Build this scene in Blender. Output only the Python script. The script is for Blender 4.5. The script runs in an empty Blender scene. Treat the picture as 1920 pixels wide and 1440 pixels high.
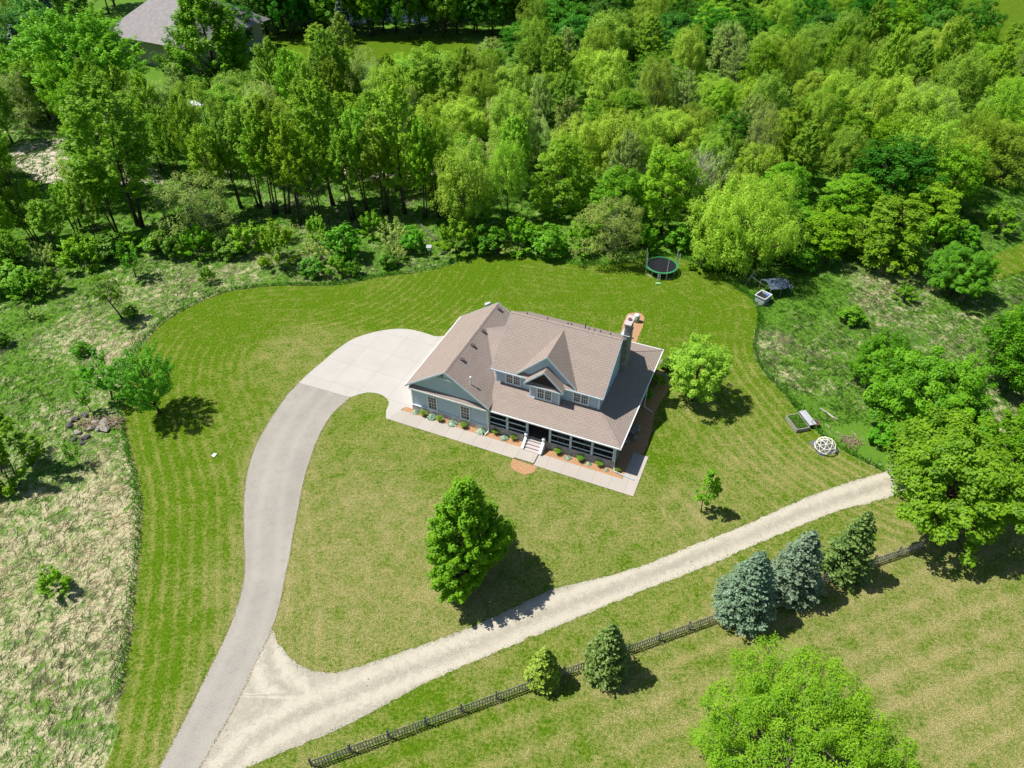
import bpy, bmesh, math, random
import numpy as np
from mathutils import Vector, Matrix, geometry
R = math.radians
sc = bpy.context.scene
COL = sc.collection

# ------------------------------------------------------------------ camera, sky, sun, exposure
CH, PITCH, FPX = 46.8, R(41.06), 1346.5
cam = bpy.data.cameras.new("camera"); camo = bpy.data.objects.new("camera", cam); COL.objects.link(camo)
camo.location = (0, 0, CH); camo.rotation_euler = (R(90) - PITCH, 0, 0)
cam.sensor_fit = 'HORIZONTAL'; cam.sensor_width = 36; cam.lens = 36 * FPX / 1920
cam.clip_start = 1; cam.clip_end = 6000
sc.camera = camo
SUN_AZ, SUN_EL = R(281), R(60)
w = bpy.data.worlds.new("World"); sc.world = w; w.use_nodes = True
nt = w.node_tree; bg = nt.nodes["Background"]
sky = nt.nodes.new("ShaderNodeTexSky"); sky.sky_type = 'NISHITA'; sky.sun_disc = False
sky.sun_elevation = SUN_EL; sky.sun_rotation = SUN_AZ; sky.air_density = 1.0; sky.dust_density = 0.6
nt.links.new(sky.outputs[0], bg.inputs[0]); bg.inputs[1].default_value = 0.074
sl = bpy.data.lights.new("sun", 'SUN'); sl.energy = 4.9; sl.angle = R(0.53); sl.color = (1.0, 0.955, 0.88)
so = bpy.data.objects.new("sun", sl); COL.objects.link(so)
SD = Vector((math.sin(SUN_AZ) * math.cos(SUN_EL), math.cos(SUN_AZ) * math.cos(SUN_EL), math.sin(SUN_EL)))
so.rotation_euler = SD.to_track_quat('Z', 'Y').to_euler(); so.location = SD * 200
sc.view_settings.view_transform = 'Standard'; sc.view_settings.look = 'None'
sc.view_settings.gamma = 1; sc.view_settings.exposure = 0.35
sc.cycles.max_bounces = 6; sc.cycles.diffuse_bounces = 3; sc.cycles.transmission_bounces = 4
sc.cycles.transparent_max_bounces = 8; sc.cycles.glossy_bounces = 2

# ------------------------------------------------------------------ survey helpers: where a spot of the site lies on the ground
CP, SP = math.cos(PITCH), math.sin(PITCH)
def G(px, py, z=0.0):
    dx = (px - 960) / FPX; dy = (720 - py) / FPX
    d = (dx, CP + dy * SP, -SP + dy * CP); t = (z - CH) / d[2]
    return (d[0] * t, d[1] * t)
def depth(x, y, z=0): return y * CP + (CH - z) * SP
def pyof(x, y, z): 
    dz = z - CH; return 720 - FPX * (y * SP + dz * CP) / (y * CP - dz * SP)
def hgt(px, py, pt):
    x, y = G(px, py); lo, hi = 0.1, 40
    for _ in range(40):
        m = (lo + hi) / 2
        if pyof(x, y, m) > pt: lo = m
        else: hi = m
    return lo
def GP(l): return [G(*p) for p in l]
HX, HY, HT = -9.836, 49.918, -0.403
def H2W(u, v): c, s = math.cos(HT), math.sin(HT); return (HX + u * c - v * s, HY + u * s + v * c)

def tag(o, label=None, cat=None, group=None, kind=None):
    if label: o['label'] = label
    if cat: o['category'] = cat
    if group: o['group'] = group
    if kind: o['kind'] = kind
    return o
def empty(name, loc, rz=0.0, scale=(1, 1, 1)):
    o = bpy.data.objects.new(name, None); COL.objects.link(o); o.location = loc; o.rotation_euler = (0, 0, rz); o.scale = scale
    o.empty_display_size = 0.2; return o
def link(name, me, parent=None, loc=(0, 0, 0), rz=0):
    o = bpy.data.objects.new(name, me); COL.objects.link(o); o.parent = parent; o.location = loc; o.rotation_euler = (0, 0, rz); return o
def auto_uv(me):
    if not me.polygons: return
    uv = me.uv_layers.new(name="UVMap").data
    for p in me.polygons:
        n = p.normal
        t = Vector((-n.y, n.x, 0))
        if t.length < 0.15: t = Vector((1, 0, 0)); b = Vector((0, 1, 0))
        else: t.normalize(); b = n.cross(t)
        for li in p.loop_indices:
            c = me.vertices[me.loops[li].vertex_index].co
            uv[li].uv = (c.dot(t), c.dot(b))
class MB:
    """collects shapes for one mesh part"""
    def __init__(s): s.v = []; s.f = []
    def poly(s, pts):
        n = len(s.v); s.v += [tuple(p) for p in pts]; s.f.append(list(range(n, n + len(pts)))); return s
    def box(s, x0, x1, y0, y1, z0, z1):
        n = len(s.v)
        s.v += [(x0, y0, z0), (x1, y0, z0), (x1, y1, z0), (x0, y1, z0), (x0, y0, z1), (x1, y0, z1), (x1, y1, z1), (x0, y1, z1)]
        s.f += [[n + i for i in q] for q in ((3, 2, 1, 0), (4, 5, 6, 7), (0, 1, 5, 4), (1, 2, 6, 5), (2, 3, 7, 6), (3, 0, 4, 7))]; return s
    def slab(s, pts, th, dirn=(0, 0, -1)):
        """thick plate: polygon pts swept by th along dirn"""
        n = len(s.v); k = len(pts); d = Vector(dirn) * th
        s.v += [tuple(p) for p in pts] + [tuple(Vector(p) + d) for p in pts]
        s.f.append([n + i for i in range(k)]); s.f.append([n + k + i for i in reversed(range(k))])
        for i in range(k): j = (i + 1) % k; s.f.append([n + i, n + k + i, n + k + j, n + j])
        return s
    def bar(s, a, b, w, h=None, up=(0, 0, 1)):
        a, b = Vector(a), Vector(b); h = h or w; d = (b - a).normalized(); up = Vector(up)
        if abs(d.dot(up)) > 0.98: up = Vector((0, 1, 0))
        sx = d.cross(up).normalized() * w / 2; sy = sx.cross(d).normalized() * h / 2; n = len(s.v)
        for p in (a, b): s.v += [tuple(p - sx - sy), tuple(p + sx - sy), tuple(p + sx + sy), tuple(p - sx + sy)]
        s.f += [[n + i for i in q] for q in ((0, 3, 2, 1), (4, 5, 6, 7), (0, 1, 5, 4), (1, 2, 6, 5), (2, 3, 7, 6), (3, 0, 4, 7))]; return s
    def tube(s, pts, rad, k=6, cap=True):
        n0 = len(s.v); pts = [Vector(p) for p in pts]; rad = rad if hasattr(rad, '__len__') else [rad] * len(pts)
        for i, p in enumerate(pts):
            d = (pts[min(i + 1, len(pts) - 1)] - pts[max(i - 1, 0)]).normalized()
            a = d.cross(Vector((0, 0, 1)) if abs(d.z) < .9 else Vector((1, 0, 0))).normalized(); b = d.cross(a)
            for j in range(k):
                t = 2 * math.pi * j / k; s.v.append(tuple(p + (a * math.cos(t) + b * math.sin(t)) * rad[i]))
        for i in range(len(pts) - 1):
            for j in range(k):
                q = n0 + i * k; s.f.append([q + j, q + (j + 1) % k, q + k + (j + 1) % k, q + k + j])
        if cap: s.f.append([n0 + j for j in reversed(range(k))]); s.f.append([n0 + (len(pts) - 1) * k + j for j in range(k)])
        return s
    def lathe(s, prof, k=16, c=(0, 0)):
        n0 = len(s.v)
        for r, z in prof:
            for j in range(k): t = 2 * math.pi * j / k; s.v.append((c[0] + r * math.cos(t), c[1] + r * math.sin(t), z))
        for i in range(len(prof) - 1):
            for j in range(k): q = n0 + i * k; s.f.append([q + j, q + (j + 1) % k, q + k + (j + 1) % k, q + k + j])
        s.f.append([n0 + j for j in reversed(range(k))]); s.f.append([n0 + (len(prof) - 1) * k + j for j in range(k)]); return s
    def blob(s, c, r, seed=0, sub=2):
        bm = bmesh.new(); bmesh.ops.create_icosphere(bm, subdivisions=sub, radius=1); rn = random.Random(seed)
        ph = [rn.uniform(0, 6) for _ in range(6)]; n = len(s.v); bm.verts.ensure_lookup_table()
        for v in bm.verts:
            p = v.co; f = 1 + .16 * math.sin(3.1 * p.x + ph[0]) * math.sin(2.7 * p.y + ph[1]) + .1 * math.sin(5 * p.z + ph[2] + 3 * p.x) + rn.uniform(-.05, .05)
            s.v.append((c[0] + p.x * r[0] * f, c[1] + p.y * r[1] * f, c[2] + p.z * r[2] * f))
        for f in bm.faces: s.f.append([n + v.index for v in f.verts])
        bm.free(); return s
    def mesh(s, name, mat, smooth=False, uv=True, fix=False):
        me = bpy.data.meshes.new(name); me.from_pydata(s.v, [], s.f); me.update()
        if fix:
            bm = bmesh.new(); bm.from_mesh(me); bmesh.ops.recalc_face_normals(bm, faces=bm.faces); bm.to_mesh(me); bm.free()
        if uv: auto_uv(me)
        me.materials.append(mat)
        if smooth:
            for p in me.polygons: p.use_smooth = True
        return me
    def build(s, name, mat, parent=None, smooth=False, loc=(0, 0, 0), rz=0, fix=True): return link(name, s.mesh(name, mat, smooth, fix=fix), parent, loc, rz)

# ------------------------------------------------------------------ materials
class M_:
    def __init__(s, name, rough=.85, spec=.25):
        s.m = bpy.data.materials.new(name); s.m.use_nodes = True; s.nt = s.m.node_tree
        s.b = s.nt.nodes["Principled BSDF"]; s.b.inputs['Roughness'].default_value = rough
        s.b.inputs['Specular IOR Level'].default_value = spec
    def n(s, t, **k):
        x = s.nt.nodes.new(t)
        for a, v in k.items(): setattr(x, a, v)
        return x
    def l(s, a, b): s.nt.links.new(a, b)
    def coord(s, kind='Object'):
        return s.n("ShaderNodeTexCoord").outputs[kind]
    def noise(s, vec, scale, det=3, rough=.6, dist=0):
        x = s.n("ShaderNodeTexNoise"); x.inputs['Scale'].default_value = scale; x.inputs['Detail'].default_value = det
        x.inputs['Roughness'].default_value = rough; x.inputs['Distortion'].default_value = dist; s.l(vec, x.inputs['Vector']); return x.outputs[0]
    def math(s, op, a, b=None, c=None, clamp=False):
        x = s.n("ShaderNodeMath", operation=op); x.use_clamp = clamp
        for i, q in enumerate((a, b, c)):
            if q is None: continue
            if hasattr(q, 'default_value') or hasattr(q, 'is_linked'): s.l(q, x.inputs[i])
            else: x.inputs[i].default_value = q
        return x.outputs[0]
    def ramp(s, f, stops):
        x = s.n("ShaderNodeValToRGB"); e = x.color_ramp.elements
        while len(e) < len(stops): e.new(.5)
        for q, (p, c) in zip(e, stops): q.position = p; q.color = (c, c, c, 1) if not hasattr(c, '__len__') else (*c, 1)
        s.l(f, x.inputs[0]); return x.outputs[0]
    def mix(s, f, a, b, mode='MIX'):
        x = s.n("ShaderNodeMix", data_type='RGBA', blend_type=mode)
        for q, i in ((f, 0), (a, 6), (b, 7)):
            if hasattr(q, 'is_linked'): s.l(q, x.inputs[i])
            else: x.inputs[i].default_value = q if i == 0 else (*q, 1)
        return x.outputs[2]
    def attr(s, name): return s.n("ShaderNodeAttribute", attribute_name=name).outputs['Fac']
    def color(s, c):
        if hasattr(c, 'is_linked'): s.l(c, s.b.inputs['Base Color'])
        else: s.b.inputs['Base Color'].default_value = (*c, 1)
    def bump(s, h, st=.3, d=.05):
        x = s.n("ShaderNodeBump"); x.inputs['Strength'].default_value = st; x.inputs['Distance'].default_value = d
        s.l(h, x.inputs['Height']); s.l(x.outputs[0], s.b.inputs['Normal'])
    def scalev(s, vec, sc_):
        x = s.n("ShaderNodeMapping"); x.inputs['Scale'].default_value = sc_; s.l(vec, x.inputs[0]); return x.outputs[0]

def simple(name, c, rough=.6, spec=.3, var=.12, scale=3, metal=0):
    m = M_(name, rough, spec); v = m.coord(); f = m.noise(v, scale, 4)
    lo = tuple(x * (1 - var) for x in c); hi = tuple(min(1, x * (1 + var)) for x in c)
    m.color(m.mix(m.ramp(f, [(.3, 0.), (.7, 1.)]), lo, hi)); m.b.inputs['Metallic'].default_value = metal
    return m.m
MAT = {}
MAT['trim'] = simple('white_paint', (.74, .78, .80), .5)
MAT['trim_blue'] = simple('pale_blue_paint', (.46, .56, .64), .5)
MAT['ridge'] = simple('ridge_shingle', (.33, .265, .235), .9, .1, .2, 4)
MAT['dark_metal'] = simple('dark_metal', (.03, .03, .035), .5)
MAT['grey_metal'] = simple('galvanised', (.42, .44, .46), .45, .5)
MAT['green_pvc'] = simple('green_pad', (.04, .26, .09), .5)
MAT['black_mat'] = simple('black_mat', (.012, .013, .018), .6)
MAT['rubber'] = simple('rubber', (.02, .02, .02), .8)
MAT['white_plastic'] = simple('white_plastic', (.72, .74, .76), .4)
MAT['grey_plastic'] = simple('grey_plastic', (.40, .43, .46), .5)
MAT['blue_plastic'] = simple('blue_plastic', (.02, .16, .5), .4)
MAT['cream'] = simple('cream_tube', (.78, .76, .60), .5)
MAT['slate_mat'] = simple('grey_mat', (.13, .14, .16), .9)
MAT['shade_tone'] = simple('painted_shade', (.035, .025, .028), .7)  # near-black stands in for shade on the porch wall and in the gables
MAT['porch_floor'] = simple('porch_floor', (.10, .07, .065), .7)  # dark brown, with the porch shade put into the floor colour
MAT['weathered'] = simple('weathered_wood', (.30, .28, .26), .85, var=.35, scale=8)
MAT['fence'] = simple('fence_wood', (.36, .35, .33), .85, var=.4, scale=5)
MAT['fence_dark'] = simple('fence_rail', (.12, .115, .11), .85, var=.4, scale=5)
MAT['bark'] = simple('bark', (.085, .065, .05), .95, .1, var=.4, scale=4)
MAT['bark_pale'] = simple('pale_bark', (.40, .37, .31), .95, .1, var=.3, scale=4)
MAT['bark_grey'] = simple('grey_bark', (.16, .14, .12), .95, .1, var=.4, scale=4)
MAT['rock'] = simple('pale_rock', (.30, .275, .24), .9, var=.4, scale=3)
MAT['rock_dark'] = simple('dark_rock', (.10, .09, .10), .9, var=.4, scale=3)
MAT['terracotta'] = simple('brown_pot', (.20, .10, .08), .8)
MAT['tarp'] = simple('blue_grey_tarp', (.085, .12, .16), .7, var=.6, scale=2.2)
MAT['brushwood'] = simple('brushwood', (.30, .225, .15), .9, var=.4, scale=8)
MAT['soil'] = simple('soil', (.07, .05, .035), .95, var=.4)
MAT['far_roof'] = simple('grey_shingle', (.27, .25, .25), .9, var=.15, scale=2)
MAT['far_wall'] = simple('far_siding', (.32, .30, .27), .8)
MAT['teal'] = simple('teal_paint', (.05, .28, .27), .5)
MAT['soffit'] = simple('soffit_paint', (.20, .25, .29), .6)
MAT['lead'] = simple('lead_pipe', (.10, .085, .08), .6)

m = M_('shingles', .92, .15); uv = m.coord('UV')
br = m.n("ShaderNodeTexBrick"); br.offset = .5; m.l(uv, br.inputs['Vector'])
br.inputs['Scale'].default_value = 1; br.inputs['Brick Width'].default_value = .55; br.inputs['Row Height'].default_value = .2
br.inputs['Mortar Size'].default_value = .028; br.inputs['Mortar Smooth'].default_value = .3; br.inputs['Bias'].default_value = 0
br.inputs['Color1'].default_value = (.335, .275, .232, 1); br.inputs['Color2'].default_value = (.285, .232, .195, 1); br.inputs['Mortar'].default_value = (.18, .14, .125, 1)
nz = m.noise(uv, .9, 4); nf = m.noise(uv, 14, 2)
c = m.mix(m.math('MULTIPLY', m.ramp(nz, [(.35, 0.), (.7, 1.)]), .35), br.outputs[0], (.36, .30, .255))
c = m.mix(.38, c, m.ramp(nf, [(.35, (.165, .13, .115)), (.65, (.48, .40, .355))]), 'MIX')
m.color(c)
sep = m.n("ShaderNodeSeparateXYZ"); m.l(uv, sep.inputs[0])
saw = m.math('FRACT', m.math('DIVIDE', sep.outputs[1], .2)); m.bump(m.math('SUBTRACT', 1.0, saw), .55, .02)
MAT['shingles'] = m.m
m = M_('blue_siding', .6, .25); uv = m.coord('UV'); sep = m.n("ShaderNodeSeparateXYZ"); m.l(uv, sep.inputs[0])
saw = m.math('FRACT', m.math('DIVIDE', sep.outputs[1], .15)); edge = m.ramp(saw, [(0., 0.), (.12, 1.)])
nz = m.noise(uv, 1.3, 4)
c = m.mix(m.ramp(nz, [(.3, 0.), (.7, 1.)]), (.44, .55, .69), (.48, .59, .73))
m.color(m.mix(edge, (.28, .355, .45), c)); m.bump(saw, .5, .02); MAT['siding'] = m.m
def stone(name, cols, sc_=3.4):
    m = M_(name, .9, .2); uv = m.coord('UV'); v = m.scalev(uv, (sc_, sc_ * 1.7, 1))
    vo = m.n("ShaderNodeTexVoronoi"); vo.inputs['Scale'].default_value = 1; m.l(v, vo.inputs['Vector'])
    ve = m.n("ShaderNodeTexVoronoi", feature='DISTANCE_TO_EDGE'); ve.inputs['Scale'].default_value = 1; m.l(v, ve.inputs['Vector'])
    sp = m.n("ShaderNodeSeparateColor"); m.l(vo.outputs['Color'], sp.inputs[0])
    c = m.ramp(sp.outputs[0], [(0., cols[0]), (.4, cols[1]), (.7, cols[2]), (1., cols[3])])
    m.color(m.mix(m.ramp(ve.outputs[0], [(.02, 0.), (.08, 1.)]), (.24, .23, .22), c)); m.bump(ve.outputs[0], .45, .04); return m.m
MAT['stone'] = stone('field_stone', [(.34, .31, .31), (.60, .57, .56), (.74, .71, .69), (.48, .40, .36)])
MAT['stone_dim'] = stone('grey_stone', [(.24, .25, .26), (.34, .35, .36), (.42, .42, .43), (.28, .29, .31)], 4)
MAT['chimney'] = stone('chimney_stone', [(.16, .155, .14), (.27, .25, .23), (.36, .33, .30), (.22, .19, .16)], 3.8)
m = M_('window_glass', .06, .5); v = m.coord('Object'); m.color(m.mix(m.noise(v, 2.5, 2), (.012, .012, .015), (.07, .05, .045))); MAT['glass'] = m.m
m = M_('dark_screen', .8, .1); m.color((.015, .014, .018))  # screen tone set near black to stand in for shade inside the porch
tr = m.n("ShaderNodeBsdfTransparent"); mx = m.n("ShaderNodeMixShader"); mx.inputs[0].default_value = .6
m.l(tr.outputs[0], mx.inputs[1]); m.l(m.b.outputs[0], mx.inputs[2]); m.l(mx.outputs[0], m.nt.nodes['Material Output'].inputs[0]); MAT['screen'] = m.m
m = M_('safety_net', .8, .1); m.color((.10, .13, .12)); tr = m.n("ShaderNodeBsdfTransparent"); mx = m.n("ShaderNodeMixShader"); mx.inputs[0].default_value = .25
m.l(tr.outputs[0], mx.inputs[1]); m.l(m.b.outputs[0], mx.inputs[2]); m.l(mx.outputs[0], m.nt.nodes['Material Output'].inputs[0]); MAT['net'] = m.m

def concrete(name, base, jx, jy, off=(0, 0), dirt=.5):
    m = M_(name, .85, .25); uv = m.coord('UV'); sep = m.n("ShaderNodeSeparateXYZ"); m.l(uv, sep.inputs[0]); js = []
    for o, j, q in ((0, jx, off[0]), (1, jy, off[1])):
        if not j: continue
        f = m.math('FRACT', m.math('DIVIDE', m.math('ADD', sep.outputs[o], q + 1000 * j), j)); d = m.math('ABSOLUTE', m.math('SUBTRACT', f, .5))
        js.append(m.math('MULTIPLY', d, j))
    n1 = m.noise(uv, .35, 5); n2 = m.noise(uv, 9, 3)
    c = m.mix(m.math('MULTIPLY', m.ramp(n1, [(.35, 0.), (.75, 1.)]), dirt), base, tuple(x * .74 for x in base))
    c = m.mix(.16, c, m.ramp(n2, [(.3, tuple(x * .6 for x in base)), (.7, tuple(min(1, x * 1.2) for x in base))]))
    # slab to slab tone
    if jx:
        wn = m.n("ShaderNodeTexWhiteNoise", noise_dimensions='2D'); cx = m.n("ShaderNodeCombineXYZ")
        m.l(m.math('FLOOR', m.math('ADD', m.math('DIVIDE', sep.outputs[0], jx), off[0] / jx + .5)), cx.inputs[0])
        if jy: m.l(m.math('FLOOR', m.math('ADD', m.math('DIVIDE', sep.outputs[1], jy), off[1] / jy + .5)), cx.inputs[1])
        m.l(cx.outputs[0], wn.inputs[0]); c = m.mix(m.math('MULTIPLY', wn.outputs[0], .22), c, tuple(x * .72 for x in base))
    for d in js: c = m.mix(m.ramp(d, [(0., .55), (.035, 0.)]), c, tuple(x * .45 for x in base))
    m.color(c); m.bump(n2, .1, .01); return m.m
MAT['apron'] = concrete('apron_concrete', (.50, .47, .43), 3.05, 3.05, (1.2, .9), .55)
MAT['walk'] = concrete('walk_concrete', (.47, .425, .375), 1.42, 0, (.3, 0), .5)
MAT['step'] = concrete('step_concrete', (.52, .46, .44), 0, 0)
m = M_('asphalt', .9, .2); v = m.coord(); n1 = m.noise(v, .25, 5); n2 = m.noise(v, 13, 3, .85); n3 = m.noise(v, 1.6, 4)
c = m.mix(m.ramp(n1, [(.35, 0.), (.65, 1.)]), (.268, .252, .212), (.355, .335, .285))
c = m.mix(.42, c, m.ramp(n2, [(.3, (.12, .108, .10)), (.7, (.56, .52, .47))])); c = m.mix(m.math('MULTIPLY', m.ramp(n3, [(.5, 0.), (.72, 1.)]), .38), c, (.22, .205, .19))
e = m.attr('edge'); c = m.mix(m.math('MULTIPLY', m.ramp(e, [(.0, 1.), (.22, 0.)]), .6), c, (.44, .36, .30))
trk = m.math('ABSOLUTE', m.math('SUBTRACT', m.math('ABSOLUTE', m.attr('lat')), .85)); c = m.mix(m.math('MULTIPLY', m.ramp(trk, [(.1, 1.), (.5, 0.)]), .22), c, (.43, .40, .36))
# hairline cracks
vc = m.n("ShaderNodeTexVoronoi", feature='DISTANCE_TO_EDGE'); vc.inputs['Scale'].default_value = .16
m.l(m.mix(.5, v, m.noise(v, .6, 4), 'ADD'), vc.inputs['Vector'])
c = m.mix(m.math('MULTIPLY', m.ramp(vc.outputs[0], [(.0, 1.), (.003, 0.)]), .16), c, (.16, .145, .14))
m.color(c); m.bump(n2, .25, .01); MAT['asphalt'] = m.m
m = M_('limestone_gravel', .95, .15); v = m.coord(); n1 = m.noise(v, .35, 5); n2 = m.noise(v, 12, 3, .85); n3 = m.noise(v, 1.8, 5, .75, .8)
trk = m.math('ABSOLUTE', m.math('SUBTRACT', m.math('ABSOLUTE', m.attr('lat')), .8))
f = m.math('ADD', m.ramp(trk, [(.1, 1.), (.75, 0.)]), m.math('MULTIPLY', m.math('SUBTRACT', n3, .5), 3.2), clamp=True)
c = m.mix(f, (.265, .248, .20), (.49, .455, .37)); c = m.mix(m.math('MULTIPLY', m.ramp(n1, [(.4, 0.), (.75, 1.)]), .35), c, (.48, .44, .36))
c = m.mix(.36, c, m.ramp(n2, [(.32, (.20, .18, .14)), (.62, (.66, .60, .48))]))
vo = m.n("ShaderNodeTexVoronoi"); vo.inputs['Scale'].default_value = 2.2; m.l(v, vo.inputs['Vector'])
sp_ = m.math('MULTIPLY', m.ramp(vo.outputs['Distance'], [(.08, 1.), (.16, 0.)]), m.ramp(m.noise(v, .9, 3), [(.5, 0.), (.62, 1.)]))
c = m.mix(sp_, c, (.15, .15, .09)); m.color(c); m.bump(n2, .5, .02); MAT['gravel'] = m.m
m = M_('bark_mulch', .95, .1); v = m.coord(); n1 = m.noise(v, 10, 3, .8); n2 = m.noise(v, 2, 3)
c = m.ramp(n1, [(.3, (.17, .075, .035)), (.5, (.44, .23, .11)), (.72, (.72, .50, .30))]); c = m.mix(m.math('MULTIPLY', n2, .4), c, (.50, .34, .22)); m.color(c); m.bump(n1, 1, .06); MAT['mulch'] = m.m

def grass(name, greens, straws, fine=1.0, stripe=True, dirt=None):
    """mown lawn: green and straw mixed by patch noise; 'dry' says how parched a spot is, 'sc'/'sa' carry the mower passes"""
    m = M_(name, 1.0, .03); v = m.coord()
    n0 = m.noise(v, .11, 4, .6, .4); n1 = m.noise(v, .75, 4, .65, .5); n2 = m.noise(v, 4.2, 3, .7, .3); n3 = m.noise(v, 13 * fine, 3, .85)
    dry = m.attr('dry'); f = m.math('ADD', dry, m.math('MULTIPLY', m.math('SUBTRACT', n1, .5), 1.7))
    f = m.math('ADD', f, m.math('MULTIPLY', m.math('SUBTRACT', n2, .5), 1.9)); f = m.math('ADD', f, m.math('MULTIPLY', m.math('SUBTRACT', n0, .5), .6))
    if stripe:
        ph = m.math('ADD', m.math('DIVIDE', m.attr('sc'), 1.0), m.math('MULTIPLY', n0, .5)); s = m.math('SINE', m.math('MULTIPLY', ph, 6.283))
        s2 = m.math('POWER', m.math('ADD', m.math('MULTIPLY', s, .5), .5), 2.4)
        sa = m.math('MULTIPLY', m.attr('sa'), m.math('ADD', n0, .4))
        f = m.math('ADD', f, m.math('MULTIPLY', m.math('MULTIPLY', s2, sa), .44)); f = m.math('SUBTRACT', f, m.math('MULTIPLY', sa, .13))
    f = m.math('MULTIPLY', f, 1.0, clamp=True)
    g = m.mix(m.ramp(n2, [(.3, 0.), (.7, 1.)]), greens[0], greens[1]); st = m.mix(m.ramp(n3, [(.3, 0.), (.7, 1.)]), straws[0], straws[1])
    st = m.mix(m.ramp(dry, [(.15, 0.), (.55, 1.)]), m.mix(m.ramp(n3, [(.3, 0.), (.7, 1.)]), (.165, .165, .035), (.33, .32, .095)), st)
    c = m.mix(f, g, st)
    c = m.mix(.78, c, m.ramp(n3, [(.30, .05), (.5, .5), (.70, 1.)]), 'OVERLAY')
    if dirt: c = m.mix(m.ramp(n1, dirt[0]), c, dirt[1])
    m.color(c); m.bump(m.math('ADD', n3, n2), .55, .05); return m.m
MAT['lawn'] = grass('mown_grass', ((.044, .103, .004), (.118, .202, .008)), ((.165, .155, .048), (.385, .335, .150)))
m = M_('rough_ground', .95, .1); v = m.coord(); n0 = m.noise(v, .13, 4, .6, .6); n1 = m.noise(v, .9, 4, .65, 1.2); n2 = m.noise(m.scalev(v, (4.5, 1.6, 1)), 1.3, 4, .75, 1.6); n3 = m.noise(v, 9, 3, .85)
f = m.math('ADD', m.attr('dry'), m.math('MULTIPLY', m.math('SUBTRACT', n1, .5), 2.2)); f = m.math('ADD', f, m.math('MULTIPLY', m.math('SUBTRACT', n2, .5), 1.7)); f = m.math('ADD', f, m.math('MULTIPLY', m.math('SUBTRACT', n0, .5), .8), clamp=True)
g = m.mix(m.ramp(n3, [(.35, 0.), (.65, 1.)]), (.045, .135, .010), (.15, .28, .03)); st = m.mix(m.ramp(n3, [(.35, 0.), (.65, 1.)]), (.30, .26, .15), (.64, .56, .38))
m.color(m.mix(m.ramp(f, [(.25, 0.), (.75, 1.)]), g, st)); m.bump(m.math('ADD', n3, n2), .5, .08); MAT['meadow'] = m.m
m = M_('pond_water', .08, .5); m.color((.05, .09, .12)); m.bump(m.noise(m.coord(), 1.5, 3), .1, .02); MAT['water'] = m.m
m = M_('bare_dirt', .95, .1); v = m.coord(); m.color(m.mix(m.noise(v, .5, 5), (.42, .36, .29), (.62, .54, .45))); MAT['dirt'] = m.m

def leafmat(name, a, b, tl=.35, rv=.22):
    m = M_(name, .55, .3); t = m.attr('tint')
    if name == 'meadow_blades': t = m.ramp(t, [(.22, 0.), (.75, 1.)])
    oi = m.n("ShaderNodeObjectInfo").outputs['Random']
    c = m.mix(t, a, b)
    hs = m.n("ShaderNodeHueSaturation"); m.l(m.math('ADD', .5 - .016, m.math('MULTIPLY', oi, .026)), hs.inputs['Hue'])
    hs.inputs['Saturation'].default_value = 1.0
    m.l(m.math('ADD', 1 - rv, m.math('MULTIPLY', m.math('FRACT', m.math('MULTIPLY', oi, 7.3)), 2 * rv)), hs.inputs['Value']); m.l(c, hs.inputs['Color'])
    m.l(hs.outputs[0], m.b.inputs['Base Color'])
    tr = m.n("ShaderNodeBsdfTranslucent"); m.l(hs.outputs[0], tr.inputs[0]); mx = m.n("ShaderNodeMixShader"); mx.inputs[0].default_value = tl
    m.l(m.b.outputs[0], mx.inputs[1]); m.l(tr.outputs[0], mx.inputs[2]); m.l(mx.outputs[0], m.nt.nodes['Material Output'].inputs[0]); return m.m
LM = dict(
    willow=leafmat('willow_leaves', (.20, .40, .02), (.47, .68, .06), .45),
    broad=leafmat('broad_leaves', (.11, .31, .006), (.30, .58, .018), .45),
    maple=leafmat('maple_leaves', (.07, .27, .004), (.26, .57, .012), .45, .05),
    edge=leafmat('edge_tree_leaves', (.055, .22, .004), (.25, .53, .014), .42, .10),
    poplar=leafmat('poplar_leaves', (.15, .35, .008), (.37, .62, .025), .45),
    olive=leafmat('budding_leaves', (.21, .33, .05), (.44, .58, .13), .4),
    dark=leafmat('dark_leaves', (.035, .18, .006), (.11, .37, .014), .4),
    locust=leafmat('locust_leaves', (.07, .31, .006), (.22, .56, .02), .45, .05),
    lime=leafmat('lime_leaves', (.10, .32, .006), (.30, .60, .022), .45, .06),
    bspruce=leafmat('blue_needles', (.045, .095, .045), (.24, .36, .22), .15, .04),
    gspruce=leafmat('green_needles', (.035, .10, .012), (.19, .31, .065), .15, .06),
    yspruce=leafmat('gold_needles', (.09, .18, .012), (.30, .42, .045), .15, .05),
    shrub=leafmat('shrub_leaves', (.06, .25, .008), (.22, .50, .022), .4),
    hosta=leafmat('hosta_leaves', (.09, .24, .12), (.50, .60, .45), .2, .05),
    tallgrass=leafmat('ornamental_grass', (.10, .26, .012), (.28, .46, .05), .3, .05),
    meadow=leafmat('meadow_blades', (.10, .29, .02), (.68, .61, .42), .45, .02),
)

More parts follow.
